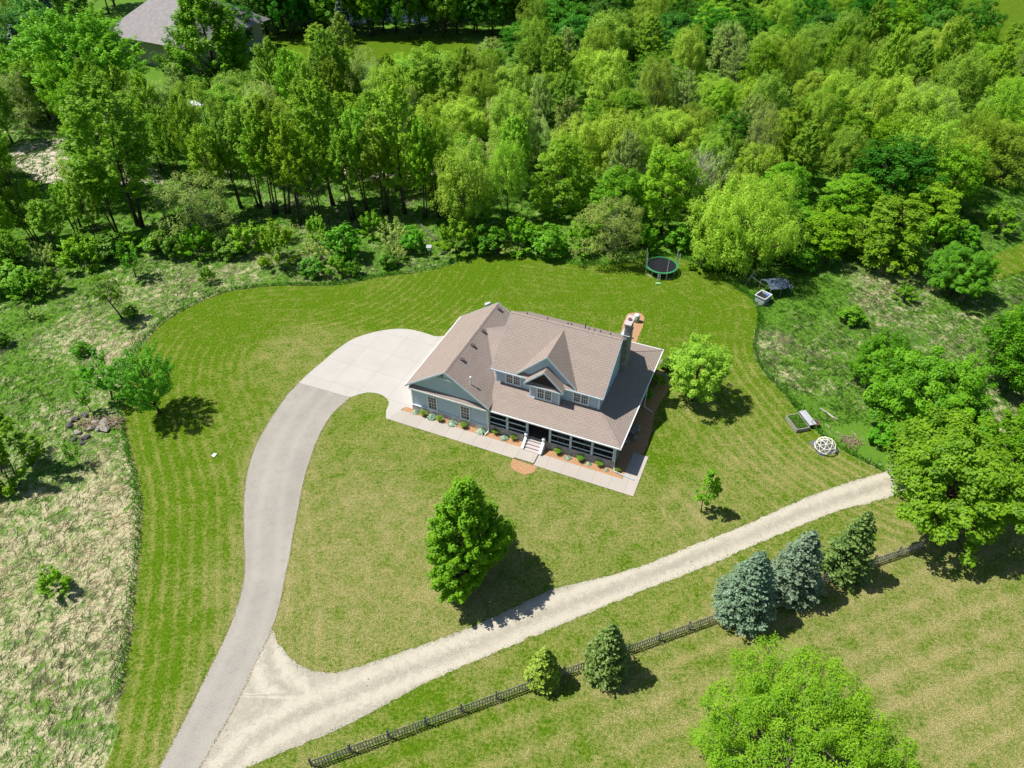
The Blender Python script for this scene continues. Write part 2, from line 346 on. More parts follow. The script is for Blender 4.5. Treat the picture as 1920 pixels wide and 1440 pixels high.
# ------------------------------------------------------------------ ground sheets
def seg_dist(P, poly, closed=False):
    """distance, signed side and arc position of points P (n,2) to polyline"""
    A = np.array(poly); B = np.roll(A, -1, 0) if closed else A[1:]; A = A if closed else A[:-1]
    best = np.full(len(P), 1e9); side = np.zeros(len(P)); L = np.hypot(*(B - A).T); cum = np.concatenate([[0], np.cumsum(L)]); arc = np.zeros(len(P))
    for i, (a, b) in enumerate(zip(A, B)):
        d = b - a; t = np.clip(((P - a) @ d) / max(1e-9, d @ d), 0, 1); q = a + t[:, None] * d; r = np.hypot(*(P - q).T)
        s = np.sign(d[0] * (P[:, 1] - a[1]) - d[1] * (P[:, 0] - a[0])); k = r < best
        best[k] = r[k]; side[k] = s[k]; arc[k] = cum[i] + t[k] * L[i]
    return best, side, arc
def inside(P, poly):
    P = np.asarray(P); poly = np.asarray(poly); r = np.zeros(len(P), bool); j = len(poly) - 1
    for i in range(len(poly)):
        a, b = poly[i], poly[j]; c = ((a[1] > P[:, 1]) != (b[1] > P[:, 1]))
        with np.errstate(divide='ignore', invalid='ignore'):
            x = (b[0] - a[0]) * (P[:, 1] - a[1]) / (b[1] - a[1]) + a[0]
        r ^= c & (P[:, 0] < x); j = i
    return r
def smooth_line(pts, step=.5, jit=0., seed=1, closed=False):
    """Catmull-Rom through pts resampled at about step metres, edges roughened by jit"""
    rn = random.Random(seed); out = []; n = len(pts); P = [Vector(p) for p in pts]
    rng = range(n) if closed else range(n - 1)
    for i in rng:
        p0 = P[(i - 1) % n] if closed or i > 0 else P[i]; p1 = P[i]; p2 = P[(i + 1) % n]; p3 = P[(i + 2) % n] if closed or i + 2 < n else p2
        k = max(1, int((p2 - p1).length / step))
        for j in range(k):
            t = j / k; q = .5 * (2 * p1 + (p2 - p0) * t + (2 * p0 - 5 * p1 + 4 * p2 - p3) * t * t + (3 * p1 - p0 - 3 * p2 + p3) * t ** 3)
            out.append((q.x + rn.gauss(0, jit), q.y + rn.gauss(0, jit)))
    if not closed: out.append(tuple(P[-1]))
    return out
def sheet(name, poly, z, mat, grid=None, attrs=None, parent=None):
    pts = [Vector(p) for p in poly]; n = len(pts); xs = [p[0] for p in poly]; ys = [p[1] for p in poly]
    if grid:
        gx = np.arange(min(xs), max(xs), grid); gy = np.arange(min(ys), max(ys), grid); g = np.array(np.meshgrid(gx, gy)).reshape(2, -1).T
        g = g[inside(g, poly)]; d, _, _ = seg_dist(g, poly, True); g = g[d > grid * .35]; pts += [Vector(p) for p in g]
    r = geometry.delaunay_2d_cdt(pts, [(i, (i + 1) % n) for i in range(n)], [], 1, 1e-5)
    vs = [(p.x, p.y, 0) for p in r[0]]; me = bpy.data.meshes.new(name); me.from_pydata(vs, [], [list(f) for f in r[2]]); me.update()
    if me.polygons and me.polygons[0].normal.z < 0: me.flip_normals()
    auto_uv(me); me.materials.append(mat)
    if attrs:
        V = np.array(vs)[:, :2]
        for k, a in attrs(V).items():
            at = me.attributes.new(k, 'FLOAT', 'POINT'); at.data.foreach_set('value', a.astype(np.float32))
    return link(name, me, parent, (0, 0, z))
def idw(V, pts, p=3.0):
    C = np.array([G(a, b) for a, b, _ in pts]); val = np.array([c for *_, c in pts]); d = np.hypot(V[:, None, 0] - C[None, :, 0], V[:, None, 1] - C[None, :, 1]) + 1.0
    w_ = d ** -p; return (w_ @ val) / w_.sum(1)

EDGE_PX = [(190, 1450), (215, 1340), (235, 1250), (248, 1150), (258, 1050), (265, 960), (258, 900), (245, 850), (232, 790), (228, 755), (240, 700), (265, 650), (300, 610), (350, 578), (400, 555), (445, 543), (520, 535), (590, 535), (650, 532), (700, 521), (760, 513), (800, 508), (850, 495), (900, 482), (960, 480), (1010, 486), (1060, 494), (1110, 498), (1160, 496), (1220, 482), (1280, 486), (1325, 508), (1380, 540), (1412, 565), (1420, 595), (1412, 640), (1416, 670), (1432, 700), (1462, 732), (1490, 765), (1512, 792), (1545, 822), (1585, 848), (1630, 872), (1700, 905)]
EDGE = GP(EDGE_PX); e0 = EDGE[0]; EDGE = [(e0[0] - 2.5, e0[1] - 18)] + EDGE
edge_s = smooth_line(EDGE, .6, .06, 3)
FENCE = [G(585, 1436), G(1345, 1160), G(1725, 1026)]
LAWN = edge_s + [(60, 44), (75, 48), (110, 40), (110, -40), (-30, -40)]
DL = GP([(560, 718), (535, 745), (505, 790), (480, 835), (465, 880), (458, 930), (457, 1000), (459, 1060), (455, 1100), (440, 1150), (415, 1210), (385, 1270), (350, 1340), (320, 1400), (295, 1445)])
DR = GP([(657, 745), (622, 778), (597, 820), (582, 860), (570, 900), (560, 950), (550, 1000), (544, 1040), (535, 1080), (525, 1130), (510, 1178), (488, 1225), (440, 1325), (400, 1395), (372, 1445)])
DRY = [(700, 950, .68), (900, 1200, .72), (620, 1180, .66), (640, 1050, .60), (780, 1120, .66), (560, 650, .5), (620, 560, .0), (350, 650, .05), (420, 600, .02), (340, 1000, .12), (300, 1200, .14), (420, 1100, .42), (300, 850, .10), (450, 780, .25), (1300, 700, .25), (1250, 850, .2), (1300, 950, .56), (1420, 860, .52), (1050, 540, .02), (900, 520, -.05), (1150, 600, .14), (1050, 590, .12), (1320, 600, .0), (1450, 800, .3), (1000, 980, .54), (1150, 1000, .50), (800, 1320, .1), (1000, 1260, .2), (1250, 1130, .34), (1500, 1010, .4), (860, 1420, .3), (1000, 1400, .48), (1200, 1300, .6), (1700, 1200, .66), (1800, 1100, .62), (1800, 1400, .66), (700, 760, .35), (860, 860, .34), (760, 830, .48)]
def fence_side(V):
    F = np.array([(-60, G(585, 1436)[1] - 17.6), FENCE[0], FENCE[1], FENCE[2], (90, 52)]); return seg_dist(V, F)
def lawn_attr(V):
    d, s, _ = seg_dist(V, EDGE); fd, fs, _ = fence_side(V); dry = idw(V, DRY)
    south = fs < 0
    hx, hy = H2W(10, 6); dh = np.hypot(V[:, 0] - hx, V[:, 1] - hy)
    sc_ = d.copy(); sa = np.clip(1.15 - d / 16, 0, 1) * np.where(V[:, 1] > 60, .55, 1.0)
    # swirl of arcs behind the garage
    cx, cy = G(560, 470); dr = np.hypot(V[:, 0] - cx, V[:, 1] - cy); k = (dr > 13) & (dr < 27) & (V[:, 1] > 62) & (V[:, 0] > -23) & (V[:, 0] < -1); dry = dry - .04; sc_ = np.where(k, dr * 1.1, sc_); sa = np.where(k, 1.0, sa)
    # straight passes right of the house and south of the fence
    k = (~south) & (V[:, 0] > 12) & (V[:, 1] < 66); sa = np.where(k, np.maximum(sa, .45), sa)
    sc_ = np.where(south, fd * .52, sc_); sa = np.where(south, .75, sa)
    for q, rr in ((G(877, 1084), 3.0), (G(1316, 960), .8), (G(1298, 752), 2.2), (G(1396, 1152), 2.6), (G(1484, 1110), 2.6), (G(1580, 1076), 2.4), (G(1134, 1258), 2.0), (G(1019, 1276), 1.4)): dry = dry + .30 * np.clip(1.25 - np.hypot(V[:, 0] - q[0], V[:, 1] - q[1]) / rr, 0, 1)
    dry = dry + .28 * np.clip(1 - np.minimum(seg_dist(V, DL)[0], seg_dist(V, DR)[0]) / 1.1, 0, 1) + .35 * np.clip(1 - (fd / .7), 0, 1)
    bd = np.clip(1 - d / 1.2, 0, 1); dry = dry + np.where(V[:, 0] < -15, bd * .18, 0)
    return dict(dry=dry, sc=sc_, sa=sa)

MDRY = [(60, 1000, .62), (100, 1150, .55), (200, 1100, .8), (60, 1350, .55), (180, 1330, .6), (130, 950, .7), (100, 860, .35), (40, 700, .1), (120, 700, .12), (200, 660, .8), (140, 640, .5), (200, 600, .4), (300, 560, .45), (380, 520, .45), (450, 510, .5), (560, 505, .35), (230, 500, .25), (60, 600, .15), (40, 430, .05), (300, 400, .1), (500, 440, .2), (600, 420, .3), (400, 430, .15), (150, 430, .05), (700, 480, .2), (700, 400, .25), (620, 300, .4), (900, 300, .0), (900, 430, .1), (1200, 300, -.2), (1200, 440, .0), (1500, 300, -.2), (1450, 640, .6), (1500, 600, .25), (1440, 590, -.1), (1530, 560, -.1), (1600, 560, .5), (1550, 500, .2), (1680, 600, .45), (1750, 620, .35), (1560, 640, .3), (1480, 715, .4), (1620, 650, .15), (1500, 680, .1), (1500, 760, -.1), (1550, 720, .3), (1560, 800, .1), (1780, 600, .3), (1830, 780, .6), (1700, 700, .4), (1800, 0, -.2), (1900, 100, -.2), (1000, 0, -.3), (300, 100, -.2), (100, 250, .3), (1900, 480, .1), (1560, 555, -.1), (1640, 540, .55)]
ground_attr = lambda V: dict(dry=idw(V, MDRY, 3.5))
xs = np.concatenate([[-3000, -1200, -500], np.arange(-220, 221, 1.6), [500, 1200, 3000]]); ys = np.concatenate([[-1500, -300], np.arange(-40, 260, 1.6), [600, 1500, 4000]])
gv = np.array(np.meshgrid(xs, ys)).reshape(2, -1).T; nx, ny = len(xs), len(ys)
ii = (np.arange(ny - 1)[:, None] * nx + np.arange(nx - 1)[None]).ravel(); fc = np.stack([ii, ii + 1, ii + nx + 1, ii + nx], 1)
me = bpy.data.meshes.new('ground'); me.from_pydata([(a, b, 0) for a, b in gv], [], fc.tolist()); me.update(); me.materials.append(MAT['meadow'])
dd = np.empty(len(gv));
for i in range(0, len(gv), 20000): dd[i:i + 20000] = idw(gv[i:i + 20000], MDRY, 3.5) - .06
me.attributes.new('dry', 'FLOAT', 'POINT').data.foreach_set('value', dd.astype(np.float32))
tag(link('ground', me), kind='structure')
tag(sheet('lawn', LAWN, .004, MAT['lawn'], 1.0, lawn_attr), kind='structure')
def flat_attr(dry, sa=0): return lambda V: dict(dry=np.full(len(V), dry), sc=V[:, 0] * .6 + V[:, 1] * .2, sa=np.full(len(V), sa))
tag(sheet('far_lawn', smooth_line(GP([(470, 60), (560, 58), (640, 72), (860, 70), (880, 110), (640, 120), (560, 170), (500, 150), (480, 110)]), 2, .1, 4, True), .004, MAT['lawn'], 3, flat_attr(-.1)), kind='structure')
tag(sheet('far_field', [(108, 150), (250, 150), (300, 420), (60, 420), (84, 205)], .004, MAT['lawn'], 8, flat_attr(-.05)), kind='structure')
tag(sheet('mown_path', smooth_line(GP([(1760, 520), (1830, 490), (1930, 452), (2050, 400), (2080, 430), (1930, 505), (1850, 530), (1790, 545)]), 1, .08, 5, True), .004, MAT['lawn'], 2, flat_attr(.1, .8)), kind='structure')
tag(sheet('dirt_yard', smooth_line(GP([(20, 275), (100, 262), (170, 268), (290, 318), (300, 345), (170, 345), (60, 335)]), 2, .4, 6, True), .004, MAT['dirt']), kind='structure')
tag(sheet('dirt_clearing', smooth_line(GP([(590, 290), (640, 280), (800, 300), (850, 330), (780, 345), (640, 330)]), 2, .4, 7, True), .004, MAT['dirt']), kind='structure')
tag(sheet('pond', smooth_line(GP([(640, 52), (700, 40), (790, 42), (800, 28), (760, 12), (660, 15), (620, 34)]), 3, .1, 8, True), .008, MAT['water']), kind='structure')

dl = smooth_line(DL, .5, .02, 9) + [(-29.5, 2.)]; dr = smooth_line(DR, .5, .015, 10) + [(-24.6, 2.)]
mid = [((a[0] + b[0]) / 2, (a[1] + b[1]) / 2) for a, b in zip(DL, DR)] + [(-27, 2.)]
def drive_attr(V):
    d, s, _ = seg_dist(V, mid); el, _, _ = seg_dist(V, dl); er, _, _ = seg_dist(V, dr); return dict(lat=d * s, edge=np.minimum(el, er))
tag(sheet('asphalt_driveway', dl + dr[::-1], .012, MAT['asphalt'], .6, drive_attr), kind='structure')
GU = GP([(510, 1178), (525, 1212), (545, 1235), (570, 1252), (600, 1260), (640, 1258), (720, 1235), (800, 1206), (880, 1178), (960, 1140), (1040, 1104), (1100, 1090), (1200, 1062), (1300, 1022), (1400, 983), (1500, 938), (1590, 905), (1640, 890), (1760, 850)])
GL = GP([(295 + 110, 1480), (455, 1442), (500, 1424), (560, 1398), (640, 1364), (700, 1334), (760, 1301), (820, 1270), (900, 1236), (1000, 1193), (1100, 1151), (1200, 1109), (1240, 1094), (1340, 1055), (1400, 1028), (1500, 986), (1560, 962), (1600, 950), (1650, 938), (1760, 900)])
gl = [(-26.4, 6.0)] + smooth_line(GL, .25, .04, 11); gu = smooth_line(GU, .25, .04, 12)
gmid = [G(400, 1470), G(470, 1390), G(560, 1340), G(680, 1290), G(800, 1243), G(900, 1207), G(1000, 1160), G(1100, 1121), G(1200, 1085), G(1300, 1045), G(1400, 1006), G(1500, 962), G(1600, 927), G(1760, 875)]
gmid2 = [G(505, 1200), G(500, 1235), G(515, 1275), G(560, 1305), G(640, 1305), G(720, 1275)]
def gravel_attr(V):
    q = seg_dist(V, gmid); q2 = seg_dist(V, gmid2); return dict(lat=np.where(q2[0] + 1.0 < q[0], q2[0] * q2[1], q[0] * q[1]))
tag(sheet('gravel_track', gu + gl[::-1] + [p for p in dr[::-1] if p[1] < GU[0][1] and p[1] > 6][::1], .008, MAT['gravel'], .5, gravel_attr), kind='structure')

# paving laid out in the house's own axes
hs = lambda l: [(a, b) for a, b in l]
def W2H(p): c, s = math.cos(-HT), math.sin(-HT); x, y = p[0] - HX, p[1] - HY; return (x * c - y * s, x * s + y * c)
ap = [W2H(p) for p in smooth_line(GP([(560, 718), (580, 699), (605, 678), (632, 655), (662, 636), (700, 623), (740, 617), (770, 618), (798, 625), (822, 631), (850, 625)]), .5, .01, 13)]
apron = ap + [(.3, 11.0), (.3, .2)] + [(-.55, .2), (-.75, -.35), (-1.2, -1.85)] + [W2H(p) for p in smooth_line(GP([(724, 785), (724, 770), (729, 758), (726, 748), (712, 739), (690, 736), (672, 740), (657, 745)]), .4, 0, 14)]
def hsheet(name, poly, z, mat): o = sheet(name, poly, z, mat); o.location = (HX, HY, z); o.rotation_euler = (0, 0, HT); return tag(o, kind='structure')
hsheet('concrete_apron', apron, .016, MAT['apron'])
def hslab(name, poly, z0, z1, mat):
    mb = MB(); mb.slab([(a, b, z1) for a, b in poly], z1 - z0); o = mb.build(name, mat, None, loc=(HX, HY, 0), rz=HT); return tag(o, kind='structure')
hslab('walkway', [(-1.2, -1.86), (11.62, -1.86), (11.62, -.36), (-.72, -.30)], .02, .05, MAT['walk'])
hslab('walkway_east', [(13.55, -1.92), (22.58, -1.92), (22.58, 3.0), (21.2, 3.0), (21.2, -.42), (13.55, -.42)], .02, .052, MAT['walk'])
hslab('stair_landing', [(11.66, -1.80), (13.5, -1.80), (13.5, -.40), (11.66, -.40)], .02, .16, MAT['walk'])
hsheet('mulch_bed_west', smooth_line([(-.5, .33), (-.6, .0), (-.55, -.2), (-.35, -.28), (2, -.3), (5, -.3), (8, -.33), (11.75, -.36), (11.75, .7), (8.3, .7), (8.2, .36)], .4, .015, 15, False), .020, MAT['mulch'])
hsheet('mulch_bed_east', smooth_line([(13.8, .7), (13.8, -.40), (17, -.41), (21.15, -.40), (21.2, .3), (21.2, 2.9), (21.8, 3.0), (22.1, 3.3), (22.0, 6), (21.7, 9), (22.0, 12), (22.2, 13.2), (21.6, 14.3), (20.2, 14.5), (20.1, .7)], .4, .03, 16, False), .020, MAT['mulch'])
hsheet('mulch_patch', smooth_line([(11.6, -1.9), (11.62, -2.5), (11.95, -2.95), (12.8, -3.25), (13.6, -3.0), (13.95, -2.4), (13.9, -1.95)], .2, .03, 17, False), .020, MAT['mulch'])
hsheet('mulch_bed_rear', smooth_line([W2H(G(1163, 640)), W2H(G(1172, 596)), W2H(G(1190, 586)), W2H(G(1207, 592)), W2H(G(1205, 612)), W2H(G(1193, 640)), W2H(G(1185, 650))], .3, .04, 18, True), .020, MAT['mulch'])

# ------------------------------------------------------------------ the house
house = tag(empty('house', (HX, HY, 0), HT), 'blue-grey two-storey house with brown roofs, screened porch and stone chimney', 'house')
WG, DG, ZE, ZR = 8.46, 11.63, 3.26, 6.13
SG = (ZR - ZE) / (WG / 2)
VP, ZP, SPO, WW, DD = .15, 3.0, .365, 20.53, 14.7
UL, UR, VF, VB, Z2, Z2R = 7.49, 18.01, 2.64, 12.05, 5.66, 8.80
SM = (Z2R - Z2) / ((VB - VF) / 2); VM = (VF + VB) / 2
zp_ = lambda v: ZP + SPO * (v - VP)
def part(name, mb, mat, parent=house, smooth=False): return mb.build(name, MAT[mat], parent, smooth)
T = .14
# garage wing
g_ = MB(); g_.slab([(0, 0, ZE), (WG / 2, 0, ZR), (WG / 2, DG, ZR), (0, DG, ZE)], T); g_.slab([(WG / 2, 0, ZR + .001), (WG, 0, ZE), (WG, DG, ZE), (WG / 2, DG, ZR + .001)], T)
part('garage_roof', g_, 'shingles')
def cap(a, b, dx, dz): part('ridge_cap', MB().poly([(a[0] - dx[0], a[1] - dx[1], a[2] - dz + .012), a, b, (b[0] - dx[0], b[1] - dx[1], b[2] - dz + .012)]).poly([a, (a[0] + dx[0], a[1] + dx[1], a[2] - dz + .012), (b[0] + dx[0], b[1] + dx[1], b[2] - dz + .012), b]), 'ridge')
cap((WG / 2, .01, ZR + .018), (WG / 2, DG - .01, ZR + .018), (.14, 0), .14 * SG)
w_ = MB(); gw = .35; gzl = ZE - T + SG * .34
w_.poly([(.34, gw, .68), (WG - .34, gw, .68), (WG - .34, gw, gzl), (WG / 2, gw, ZR - T - .01), (.34, gw, gzl)])
w_.poly([(.34, DG - .34, 0), (.34, DG - .34, gzl), (.34, gw, gzl), (.34, gw, 0)])
w_.poly([(WG - .34, gw, 0), (WG - .34, gw, gzl), (WG - .34, DG - .34, gzl), (WG - .34, DG - .34, 0)])
w_.poly([(.34, DG - .34, 0), (WG - .34, DG - .34, 0), (WG - .34, DG - .34, gzl), (WG / 2, DG - .34, ZR - T - .01), (.34, DG - .34, gzl)])
me = w_.mesh('garage_wall', MAT['siding']); link('garage_wall', me, house)
part('stone_base', MB().box(.30, WG - .30, gw - .07, gw, 0, .64), 'stone')
part('stone_ledge', MB().box(.28, WG - .28, gw - .10, gw - .001, .642, .70), 'trim')
for a, b in ((.30, .42), (WG - .42, WG - .30)): part('corner_board', MB().box(a, b, gw - .03, gw + .12, .702, ZE - .05), 'trim')
# pent strip below the gable
pent = MB(); pent.slab([(.30, -.02, 2.99), (WG - .30, -.02, 2.99), (WG - .30, gw, 3.24), (.30, gw, 3.24)], .09); part('pent_roof', pent, 'shingles')
part('pent_fascia', MB().box(.30, WG - .30, -.055, -.022, 2.86, 2.995), 'trim')
# gable collar, louver
zc = 5.30; hw = (ZR - T - zc) / SG
part('gable_collar', MB().box(WG / 2 - hw, WG / 2 + hw, -.0, .10, zc - .15, zc), 'trim_blue')
part('gable_shade', MB().poly([(WG / 2 - hw, gw - .01, zc - .1), (WG / 2 + hw, gw - .01, zc - .1), (WG / 2, gw - .01, ZR - T - .03)]), 'shade_tone')  # flat dark triangle painted for the shade above the collar
lv = MB(); k = 10; lv.slab([(WG / 2 + .36 * math.cos(math.pi * i / k), gw - .03, zc - .04 + .42 * math.sin(math.pi * i / k)) for i in range(k + 1)], .05, (0, -1, 0)); part('louver', lv, 'trim')
def rake(name, pts, off=-.03, d=.16, mat='trim_blue', w=.05):
    mb = MB()
    for a, b in zip(pts[:-1], pts[1:]): mb.slab([(a[0], a[1] + off, a[2] + .02), (b[0], b[1] + off, b[2] + .02), (b[0], b[1] + off, b[2] - d), (a[0], a[1] + off, a[2] - d)], w, (0, 1, 0))
    part(name, mb, mat)
rake('rake_board', [(-.03, 0, ZE - .02), (WG / 2, 0, ZR), (WG + .03, 0, ZE - .02)], -.055, .17)
rake('rake_board', [(-.03, DG, ZE - .02), (WG / 2, DG, ZR), (WG + .03, DG, ZE - .02)], .005, .17)
part('gutter', MB().box(-.11, -.005, .0, DG, ZE - .17, ZE - .04), 'trim')
gd = MB().box(.26, .34, 1.2, 5.9, .02, 2.5); part('garage_door', gd, 'trim'); part('garage_door', MB().box(.26, .34, 6.8, 9.6, .02, 2.5), 'trim')
# windows ---------------------------------------------------------
def window(u0, u1, z0, z1, v, cols, rows, double=False, dirn=-1):
    """frame with muntins (kept in one mesh) and pane below it, in a wall facing -v"""
    t = .11; f = MB(); y0, y1 = v - .075, v - .005
    f.box(u0, u0 + t, y0, y1, z0, z1).box(u1 - t, u1, y0, y1, z0, z1).box(u0 + t, u1 - t, y0, y1, z1 - t, z1).box(u0 - .05, u1 + .05, y0 - .04, y1, z0 - .07, z0 - .001).box(u0 + t, u1 - t, y0, y1, z0, z0 + .07)
    bays = [(u0 + t, u1 - t)]
    if double: m_ = (u0 + u1) / 2; bays = [(u0 + t, m_ - .07), (m_ + .07, u1 - t)]; f.box(m_ - .07, m_ + .07, y0 + .001, y1, z0 + .07, z1 - t)
    for a, b in bays:
        for i in range(1, cols): x = a + (b - a) * i / cols; f.box(x - .016, x + .016, y0 + .03, y1, z0 + .07, z1 - t)
        for j in range(1, rows): z = z0 + .07 + (z1 - t - z0 - .07) * j / rows; q = .035 if j * 2 == rows else .016; f.box(a, b, y0 + .032, y1 - .001, z - q, z + q)
    wnd = part('window', f, 'trim'); p = MB(); p.poly([(u0 + .05, v - .028, z0 + .03), (u1 - .05, v - .028, z0 + .03), (u1 - .05, v - .028, z1 - .05), (u0 + .05, v - .028, z1 - .05)]); p.build('pane', MAT['glass'], wnd, fix=False); return wnd
window(2.0, 3.03, .76, 2.40, gw, 3, 4); window(5.38, 6.40, .76, 2.42, gw, 3, 4)
# porch roof: front, east and rear slopes of one wrap-round roof ----
uw, vwall = 17.67, 2.98; eE = (WW - uw); zW = ZP + SPO * (vwall - VP)
hip = lambda k: (WW - k, VP + k, ZP + SPO * k)
k1 = 2.86; pr = MB(); th = .12
ZT = 5.78; vr = VP + (ZT - ZP) / SPO; ur = WG / 2 + (ZR - ZT) / SG; uz = WG / 2 + (ZR - (ZP + .0)) / SG
pr.slab([(WG, VP, ZP), (WW, VP, ZP), hip(k1), (7.7, VP + k1, ZP + SPO * k1)], th)
pr.slab([(WW, VP, ZP), (WW, DD, ZP), (WW - k1, DD - k1, ZP + SPO * k1), hip(k1)], th)
pr.slab([(WW, DD, ZP), (8.2, DD, ZP), (8.2, DD - k1, ZP + SPO * k1), (WW - k1, DD - k1, ZP + SPO * k1)], th)
part('porch_roof', pr, 'shingles')
# the slope carries on up beside the upper storey to its own short ridge
lr = MB(); lr.slab([(7.7, VP + k1, ZP + SPO * k1 - .002), (8.0, VP + k1, ZP + SPO * k1 - .002), (8.0, vr, ZT), (4.75, vr, ZT)], .1)
lr.slab([(4.75, vr, ZT), (8.0, vr, ZT), (8.0, DD - 3, 4.3), (6.9, DD - 3, 4.3)], .1)
part('link_roof', lr, 'shingles')
for hb in (MB().bar(hip(-.02), hip(k1), .2, .03), MB().bar((WW, DD, ZP), (WW - k1, DD - k1, ZP + SPO * k1), .2, .03)): part('ridge_cap', hb, 'ridge')
part('gutter', MB().box(WG + .02, WW + .1, VP - .10, VP - .003, ZP - .13, ZP - .01), 'trim')
part('gutter', MB().box(WW + .003, WW + .1, VP, DD, ZP - .131, ZP - .01), 'trim')
part('gutter', MB().box(8.2, WW + .1, DD + .003, DD + .1, ZP - .13, ZP - .01), 'trim')
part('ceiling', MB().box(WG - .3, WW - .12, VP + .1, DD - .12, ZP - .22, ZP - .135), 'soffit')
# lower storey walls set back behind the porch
part('lower_wall', MB().box(WG - .33, uw, vwall, DD - 2.9, 0, ZP - .23), 'shade_tone')  # wall colour carries the shade under the porch roof
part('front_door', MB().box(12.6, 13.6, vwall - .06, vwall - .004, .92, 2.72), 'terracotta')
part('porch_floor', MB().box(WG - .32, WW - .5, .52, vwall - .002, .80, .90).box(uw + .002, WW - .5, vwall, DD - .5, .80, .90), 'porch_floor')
part('stone_skirt', MB().box(WG - .3, 11.78, .44, .50, 0, .90).box(13.8, WW - .44, .44, .50, 0, .90).box(WW - .5, WW - .44, .50, DD - .45, 0, .90).box(11.78, 13.8, .47, .50, 0, .88), 'stone_dim')
PU = [8.2, 10.02, 11.95, 14.13, 16.06, 18.03, 20.0]
for i, u in enumerate(PU):
    a = .09 if i == 0 else .10
    part('porch_post', MB().box(u - a, u + a, .45, .45 + 2 * a, .902, ZP - .14), 'trim_blue')
for i in (0, 1, 3, 4, 5):
    u0, u1 = PU[i] + .1, PU[i + 1] - .1
    part('rail', MB().box(u0, u1, .50, .58, 1.80, 1.90), 'trim_blue'); part('rail', MB().box(u0, u1, .50, .58, 1.14, 1.22), 'trim_blue')
    s_ = MB(); s_.poly([(u0, .60, .91), (u1, .60, .91), (u1, .60, ZP - .23), (u0, .60, ZP - .23)]); s_.build('screen', MAT['screen'], house, fix=False)
PV = [3.0, 5.4, 7.8, 10.2, 12.4, 14.1]
for v in PV: part('porch_post', MB().box(WW - .64, WW - .44, v - .1, v + .1, .902, ZP - .14), 'trim_blue')
pv = [.65] + PV
for a, b in zip(pv[:-1], pv[1:]):
    part('rail', MB().box(WW - .58, WW - .50, a + .1, b - .1, 1.80, 1.90), 'trim_blue'); part('rail', MB().box(WW - .58, WW - .50, a + .1, b - .1, 1.14, 1.22), 'trim_blue')
    s_ = MB(); s_.poly([(WW - .61, a, .91), (WW - .61, b, .91), (WW - .61, b, ZP - .23), (WW - .61, a, ZP - .23)]); s_.build('screen', MAT['screen'], house, fix=False)
# steps
st = MB()
for i in range(4): st.box(12.08, 13.48, .44 - .27 * (i + 1), .44 - .27 * i - .002 * (i == 0), .022, .90 - .17 * (i + 1) - .0)
steps = part('steps', st, 'step')
for u0, u1 in ((11.82, 12.06), (13.5, 13.76)):
    c_ = MB(); c_.slab([(u0, .42, 0.02), (u0, .42, .92), (u0, .22, .92), (u0, -.66, .30), (u0, -.66, .02)], u1 - u0, (1, 0, 0)); part('stair_cheek', c_, 'trim', steps)
    f_ = MB().lathe([(.10, .92), (.10, .97), (.06, 1.0), (.12, 1.06), (.17, 1.14), (.18, 1.22), (.14, 1.31), (.06, 1.36)], 14, ((u0 + u1) / 2, .31)); part('finial', f_, 'trim', steps, True)
# downspouts
def pipe(pts, r, mat='trim', name='downspout'): part(name, MB().tube(pts, r, 6), mat)
pipe([(WG - .1, .02, 3.0), (WG - .22, .26, 2.7), (WG - .22, .26, .25), (WG - .35, -.28, .10)], .05)
pipe([(WW - .1, .1, 2.87), (WW - .36, .38, 2.6), (WW - .36, .38, .30), (WW - .2, .1, .12), (WW + 1.6, -.16, .12)], .05, 'trim_blue')
pipe([(WW + .04, 9.0, 2.9), (WW + .0, 9.0, .3), (WW + .9, 8.7, .15)], .05)
# upper storey ------------------------------------------------------
u0, u1 = UL + .33, UR - .34; vb_ = VB - .34
up = MB(); zt = Z2 - T + SM * .34 - .0
up.poly([(u0, vwall, 3.9), (u1, vwall, 3.9), (u1, vwall, zt), (u0, vwall, zt)]); up.poly([(u1, vb_, 3.9), (u0, vb_, 3.9), (u0, vb_, zt), (u1, vb_, zt)])
up.poly([(u1, vwall, 3.9), (u1, vb_, 3.9), (u1, vb_, zt), (u1, VM, Z2R - T), (u1, vwall, zt)]); up.poly([(u0, vb_, 3.4), (u0, vwall, 3.4), (u0, vwall, zt), (u0, VM, Z2R - T), (u0, vb_, zt)])
link('upper_wall', up.mesh('upper_wall', MAT['siding']), house)
mr = MB(); mr.slab([(UL, VF, Z2), (UR, VF, Z2), (UR, VM, Z2R), (UL, VM, Z2R)], T); mr.slab([(UR, VB, Z2), (UL, VB, Z2), (UL, VM, Z2R + .001), (UR, VM, Z2R + .001)], T)
part('main_roof', mr, 'shingles'); cap((UL + .01, VM, Z2R + .018), (UR - .01, VM, Z2R + .018), (0, .14), .14 * SM)
part('gutter', MB().box(UL, 11.0, VF - .09, VF - .003, Z2 - .13, Z2 - .01), 'trim_blue'); part('gutter', MB().box(14.6, UR, VF - .09, VF - .003, Z2 - .13, Z2 - .01), 'trim_blue')
for u in (UL - .045, UR + .003):
    mb = MB()
    for a, b in (((VF, Z2), (VM, Z2R)), ((VM, Z2R), (VB, Z2))): mb.slab([(u, a[0], a[1] - .03), (u, b[0], b[1] - .03), (u, b[0], b[1] - .20), (u, a[0], a[1] - .20)], .042, (1, 0, 0))
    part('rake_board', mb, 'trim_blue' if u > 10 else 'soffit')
for a, b in ((u0 - .02, u0 + .12), (u1 - .12, u1 + .02)): part('corner_board', MB().box(a, b, vwall - .03, vwall - .002, 4.02, Z2 - .1), 'trim')
part('roof_flashing', MB().box(u1 + .002, u1 + .05, vwall, vb_, 4.05, 4.25), 'trim_blue')
